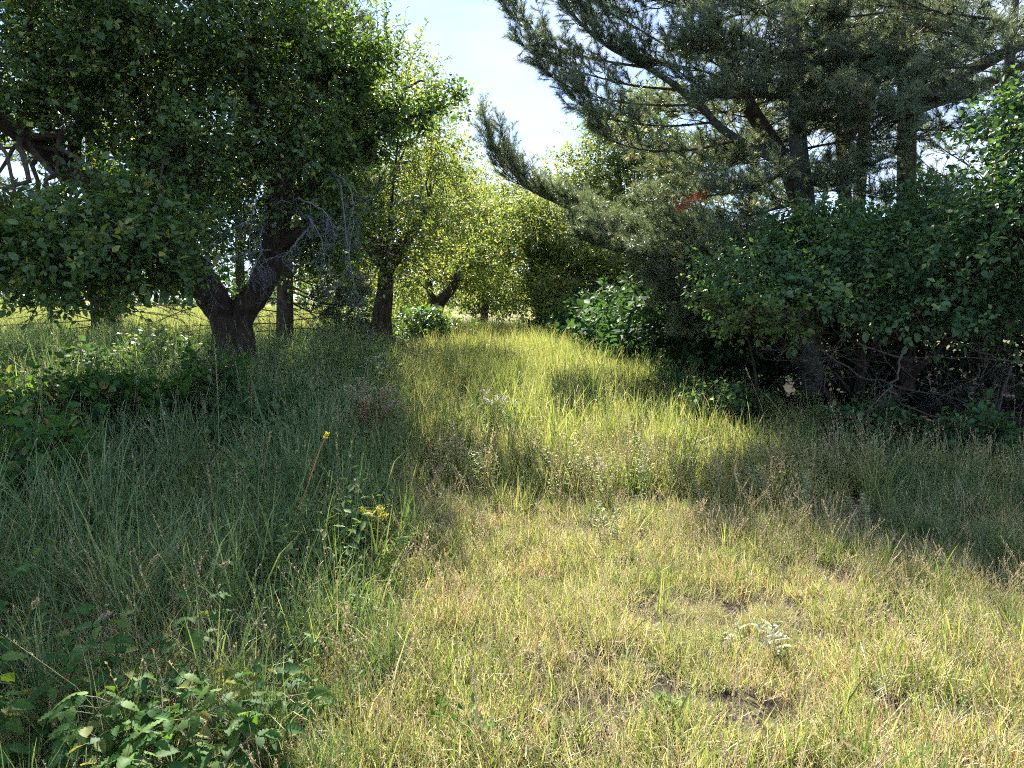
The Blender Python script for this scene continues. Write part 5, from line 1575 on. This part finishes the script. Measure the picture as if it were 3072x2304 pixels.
def stalks_all():
    stalk('tall pale green stalk with long seed spike in front of the apple trunk', [(219, 470, 0), (218, 400, 0), (214, 335, 0)], 5.6, .34, .014, 'green_stem', .0035, 0, 'pale_weed', 110)
    stalk('orange dry stalk topped by a small yellow tuft at the border of the tall grass', [(268, 590, 0), (296, 520, 0), (318, 455, 0), (327, 434, 0)], 4.2, .06, .016, 'orange_stem', .0055, 1, 'goldenrod', 40)
    stalk('thin dry stalk with small brown tip left of the orange stalk', [(250, 560, 0), (262, 480, 0), (270, 432, 0)], 4.4, .09, .014, 'orange_stem', .003, 0, 'seed_head', 36)
    stalk('leaning straw stalk with curved seed head above the raspberry patch', [(105, 655, 0), (130, 605, 0), (148, 566, 0), (158, 555, 0)], 2.9, .22, .010, 'orange_stem', .0022, 0, 'seed_head', 60)
    stalk('long straw stalk with oval seed head pointing right above the raspberry patch', [(80, 690, 0), (150, 620, 0), (205, 575, 0), (229, 562, 0)], 2.9, .12, .012, 'green_stem', .0018, 0, 'seed_head', 60)
    stalk('brown clustered seed stalk near the left edge', [(10, 690, 0), (22, 640, 0), (30, 612, 0), (37, 600, 0)], 2.7, .20, .014, 'orange_stem', .002, 0, 'seed_head', 70)
    stalk('leaning stalk with drooping brown seed cluster left of the raspberry patch', [(40, 700, 0), (75, 650, 0), (95, 622, 0), (108, 614, 0)], 2.7, .2, .014, 'green_stem', .002, 0, 'seed_head', 70)
    stalk('short orange stalk with fluffy brown head among the raspberry leaves', [(48, 720, 0), (62, 690, 0), (72, 660, 0)], 2.5, .2, .014, 'orange_stem', .0022, 0, 'seed_head', 60)
    stalk('pale feathery seed stalk in the right foreground grass', [(973, 740, 0), (983, 700, 0), (994, 660, 0)], 2.9, .28, .010, 'straw_stem', .002, 0, 'seed_head', 70)
    stalk('tall thin straw stalk rising from the left undergrowth', [(36, 480, 0), (40, 420, 0), (42, 362, 0)], 5.2, .15, .014, 'straw_stem', .0025, 0, 'seed_head', 50)
    stalk('reddish thin stalk in the shaded grass right of the pale spike', [(248, 470, 0), (251, 430, 0), (252, 382, 0)], 5.8, .14, .014, 'orange_stem', .0025, 0, 'rust_herb', 50)
    stalk('tall grass stalk against the dark foot of the right shrub', [(764, 420, 0), (757, 395, 0), (746, 368, 0)], 6.6, .14, .012, 'straw_stem', .002, 0, 'seed_head', 50)
    stalk('upright broad green blade stalk in the shaded grass below the pale spike', [(214, 530, 0), (219, 480, 0), (222, 452, 0)], 4.6, 0, .01, 'green_stem', .0035, 2)
    stalk('straw stalk standing in the tall grass left of centre', [(196, 620, 0), (203, 560, 0), (210, 520, 0)], 3.6, .16, .010, 'straw_stem', .002, 0, 'seed_head', 50)
    stalk('thin orange stalk at the border of the mown grass below the orange stalk', [(296, 640, 0), (298, 590, 0), (299, 540, 0)], 3.7, 0, .010, 'orange_stem', .0022, 1)


stalks_all()


def weed(lab, name, px, py, Y, h, nst, lsize, nl, mat, spread=.25, top=None, ntop=60, tsize=.012, wid=.55, droop=0.0):
    b = at(px, py, Y)
    b[2] = gz(b[0], b[1])
    t = thing(name, lab, 'plant', b)
    st, lv, tp = [], [], []
    for k in range(nst):
        a = rng.uniform(0, 6.283)
        d = np.array([math.cos(a), math.sin(a), 0]) * spread * h * rng.uniform(.3, 1)
        hh = h * rng.uniform(.7, 1.05)
        s = b + np.array([*rng.normal(0, .02 + .06 * spread, 2), 0])
        Q, rr = resample([s, s + d * .25 + [0, 0, hh * .4], s + d * .6 + [0, 0, hh * .8], s + d + [0, 0, hh]], 10, [.003, .0025, .0014])
        st.append(tubes(Q, rr, 4))
        f = np.linspace(.15, 1, nl)
        pos = np.stack([np.interp(f, np.linspace(0, 1, 10), Q[:, c]) for c in range(3)], -1)
        ph = np.arange(nl) * 2.4 + a
        ax = np.stack([np.cos(ph), np.sin(ph), rng.uniform(.2, .9, nl) - droop], -1)
        lv.append((pos, ax, lsize * (1.2 - .6 * f) * rng.uniform(.7, 1.2, nl)))
        if top:
            f = rng.uniform(.8, 1.03, ntop)
            pos = np.stack([np.interp(f, np.linspace(0, 1, 10), Q[:, c]) for c in range(3)], -1) + rng.normal(0, .018, (ntop, 3)) * np.array([1, 1, .5]) * (h / .5)
            tp.append(pos)
    obj('stem', mesh('stem', [join(st)], M['green_stem' if mat != 'rust_herb' else 'rust_herb']), t)['kind'] = 'stuff'
    pos, ax, sz = (np.concatenate([q[i] for q in lv]) for i in range(3))
    V, F, v = leaves(pos, ax, np.array([0, 0, .7]) + rnd_dir(len(pos)) * .5, sz, LEAF6, wid)
    obj('foliage', mesh('foliage', [(V, F, 0, v)], M[mat]), t)['kind'] = 'stuff'
    if top:
        pos = np.concatenate(tp)
        V, F, v = leaves(pos, rnd_dir(len(pos)) + [0, 0, .6], rnd_dir(len(pos)), tsize * rng.uniform(.7, 1.3, len(pos)), LEAF4, 1.1)
        obj('flower_head', mesh('flower_head', [(V, F, 0, v)], M[top]), t)['kind'] = 'stuff'


def weeds_all():
    weed('goldenrod with yellow flower tops at the left border of the mown grass', 'goldenrod', 376, 575, 4.3, .40, 6, .05, 16, 'herb_leaf2', .3, 'goldenrod', 44, .011)
    weed('dry reddish brown bushy herb at the border of the sunlit grass', 'dry_herb', 368, 450, 6.5, .72, 26, .06, 30, 'rust_herb', .42, 'pale_weed', 40, .02)
    weed('grey green feathery herb beside the reddish dry herb', 'feathery_herb', 338, 470, 6.3, .45, 9, .05, 24, 'pale_weed', .5)
    weed('pale silvery leafed weed in the right foreground grass', 'silvery_weed', 765, 648, 3.1, .15, 4, .07, 10, 'pale_weed', .5, wid=.7)
    weed('small silvery weed left of the larger silvery weed', 'silvery_weed', 733, 640, 3.2, .10, 3, .05, 8, 'pale_weed', .5, wid=.7)
    weed('white flowered aster in the middle of the sunlit strip', 'white_aster', 498, 432, 7.6, .42, 7, .04, 12, 'herb_leaf2', .35, 'white_flower', 26, .015)
    weed('white flowered aster near the shaded edge of the sunlit strip', 'white_aster', 372, 392, 9.6, .5, 8, .05, 12, 'herb_leaf2', .35, 'white_flower', 26, .018)
    rows = [(640, 500, 5.9, .52, 'pale green bushy weed, leftmost of the tall weeds at the shadow edge'), (685, 505, 5.8, .56, 'pale green tall weed in the middle of the shadow edge'), (602, 512, 5.7, .34, 'short pale weed with pinkish top at the shadow edge'),
            (755, 512, 5.5, .36, 'pale weed right of the two tall weeds at the shadow edge'), (470, 505, 5.8, .34, 'pale wiry weed left of the shadow band'), (545, 500, 6.0, .32, 'small pale weed at the left end of the shadow band'),
            (810, 528, 5.2, .36, 'pale feathery weed before the dark grass on the right'), (608, 560, 4.7, .28, 'low grey green herb on the shadow patch in the mown grass'), (860, 540, 5.0, .28, 'small pale weed beside the dark drooping grass')]
    for px, py, Y, h, lab in rows:
        weed(lab, 'pale_weed', px, py, Y, h, 5, .045, 22, 'pale_weed', .3, 'pink_flower' if 'pink' in lab else None, 30, .012)
    weed('bushy green mugwort at the left border of the mown grass', 'mugwort', 390, 610, 3.9, .34, 9, .05, 22, 'herb_leaf2', .4)
    weed('bright green leafy weed in the foreground near the bottom edge', 'leafy_weed', 470, 735, 2.55, .14, 3, .07, 7, 'berry_leaf', .5, wid=.9)
    weed('green leafy weed in the dry grass at the bottom right', 'leafy_weed', 655, 720, 2.6, .10, 4, .05, 8, 'herb_leaf2', .6, wid=.7)
    weed('pair of small pale white clover heads in the shaded tall grass', 'clover', 150, 395, 6.2, .62, 5, .03, 6, 'herb_leaf2', .25, 'white_flower', 8, .018)


M['herb_leaf2'] = foliage('weed_leaf', [(0, (0.055, 0.105, 0.035)), (0.7, (0.095, 0.15, 0.05)), (1, (0.17, 0.19, 0.07))], trans=0.38, rough=0.55, spec=0.25)
weeds_all()


# ------------------------------------------------------------------ far edge of the meadow: a wood that reads as one mass
def far_wood():
    n = 150
    x = np.linspace(-150, 170, n) + rng.uniform(-1, 1, n)
    y = 95 + 20 * rng.random(n)
    h = rng.uniform(4.0, 6.5, n)
    rows = [(x[i], y[i], h[i] * .5, 2.4, h[i] * .5) for i in range(n)]
    lf, tw, _ = leafy(rows, 3500, 4, 1.0, L=1.2, flat=0.3)
    o = obj('far_wood', mesh('far_wood', [lf], M['dark_leaf']))
    tag(o, 'low distant wood along the far edge of the meadow', kind='stuff')


far_wood()
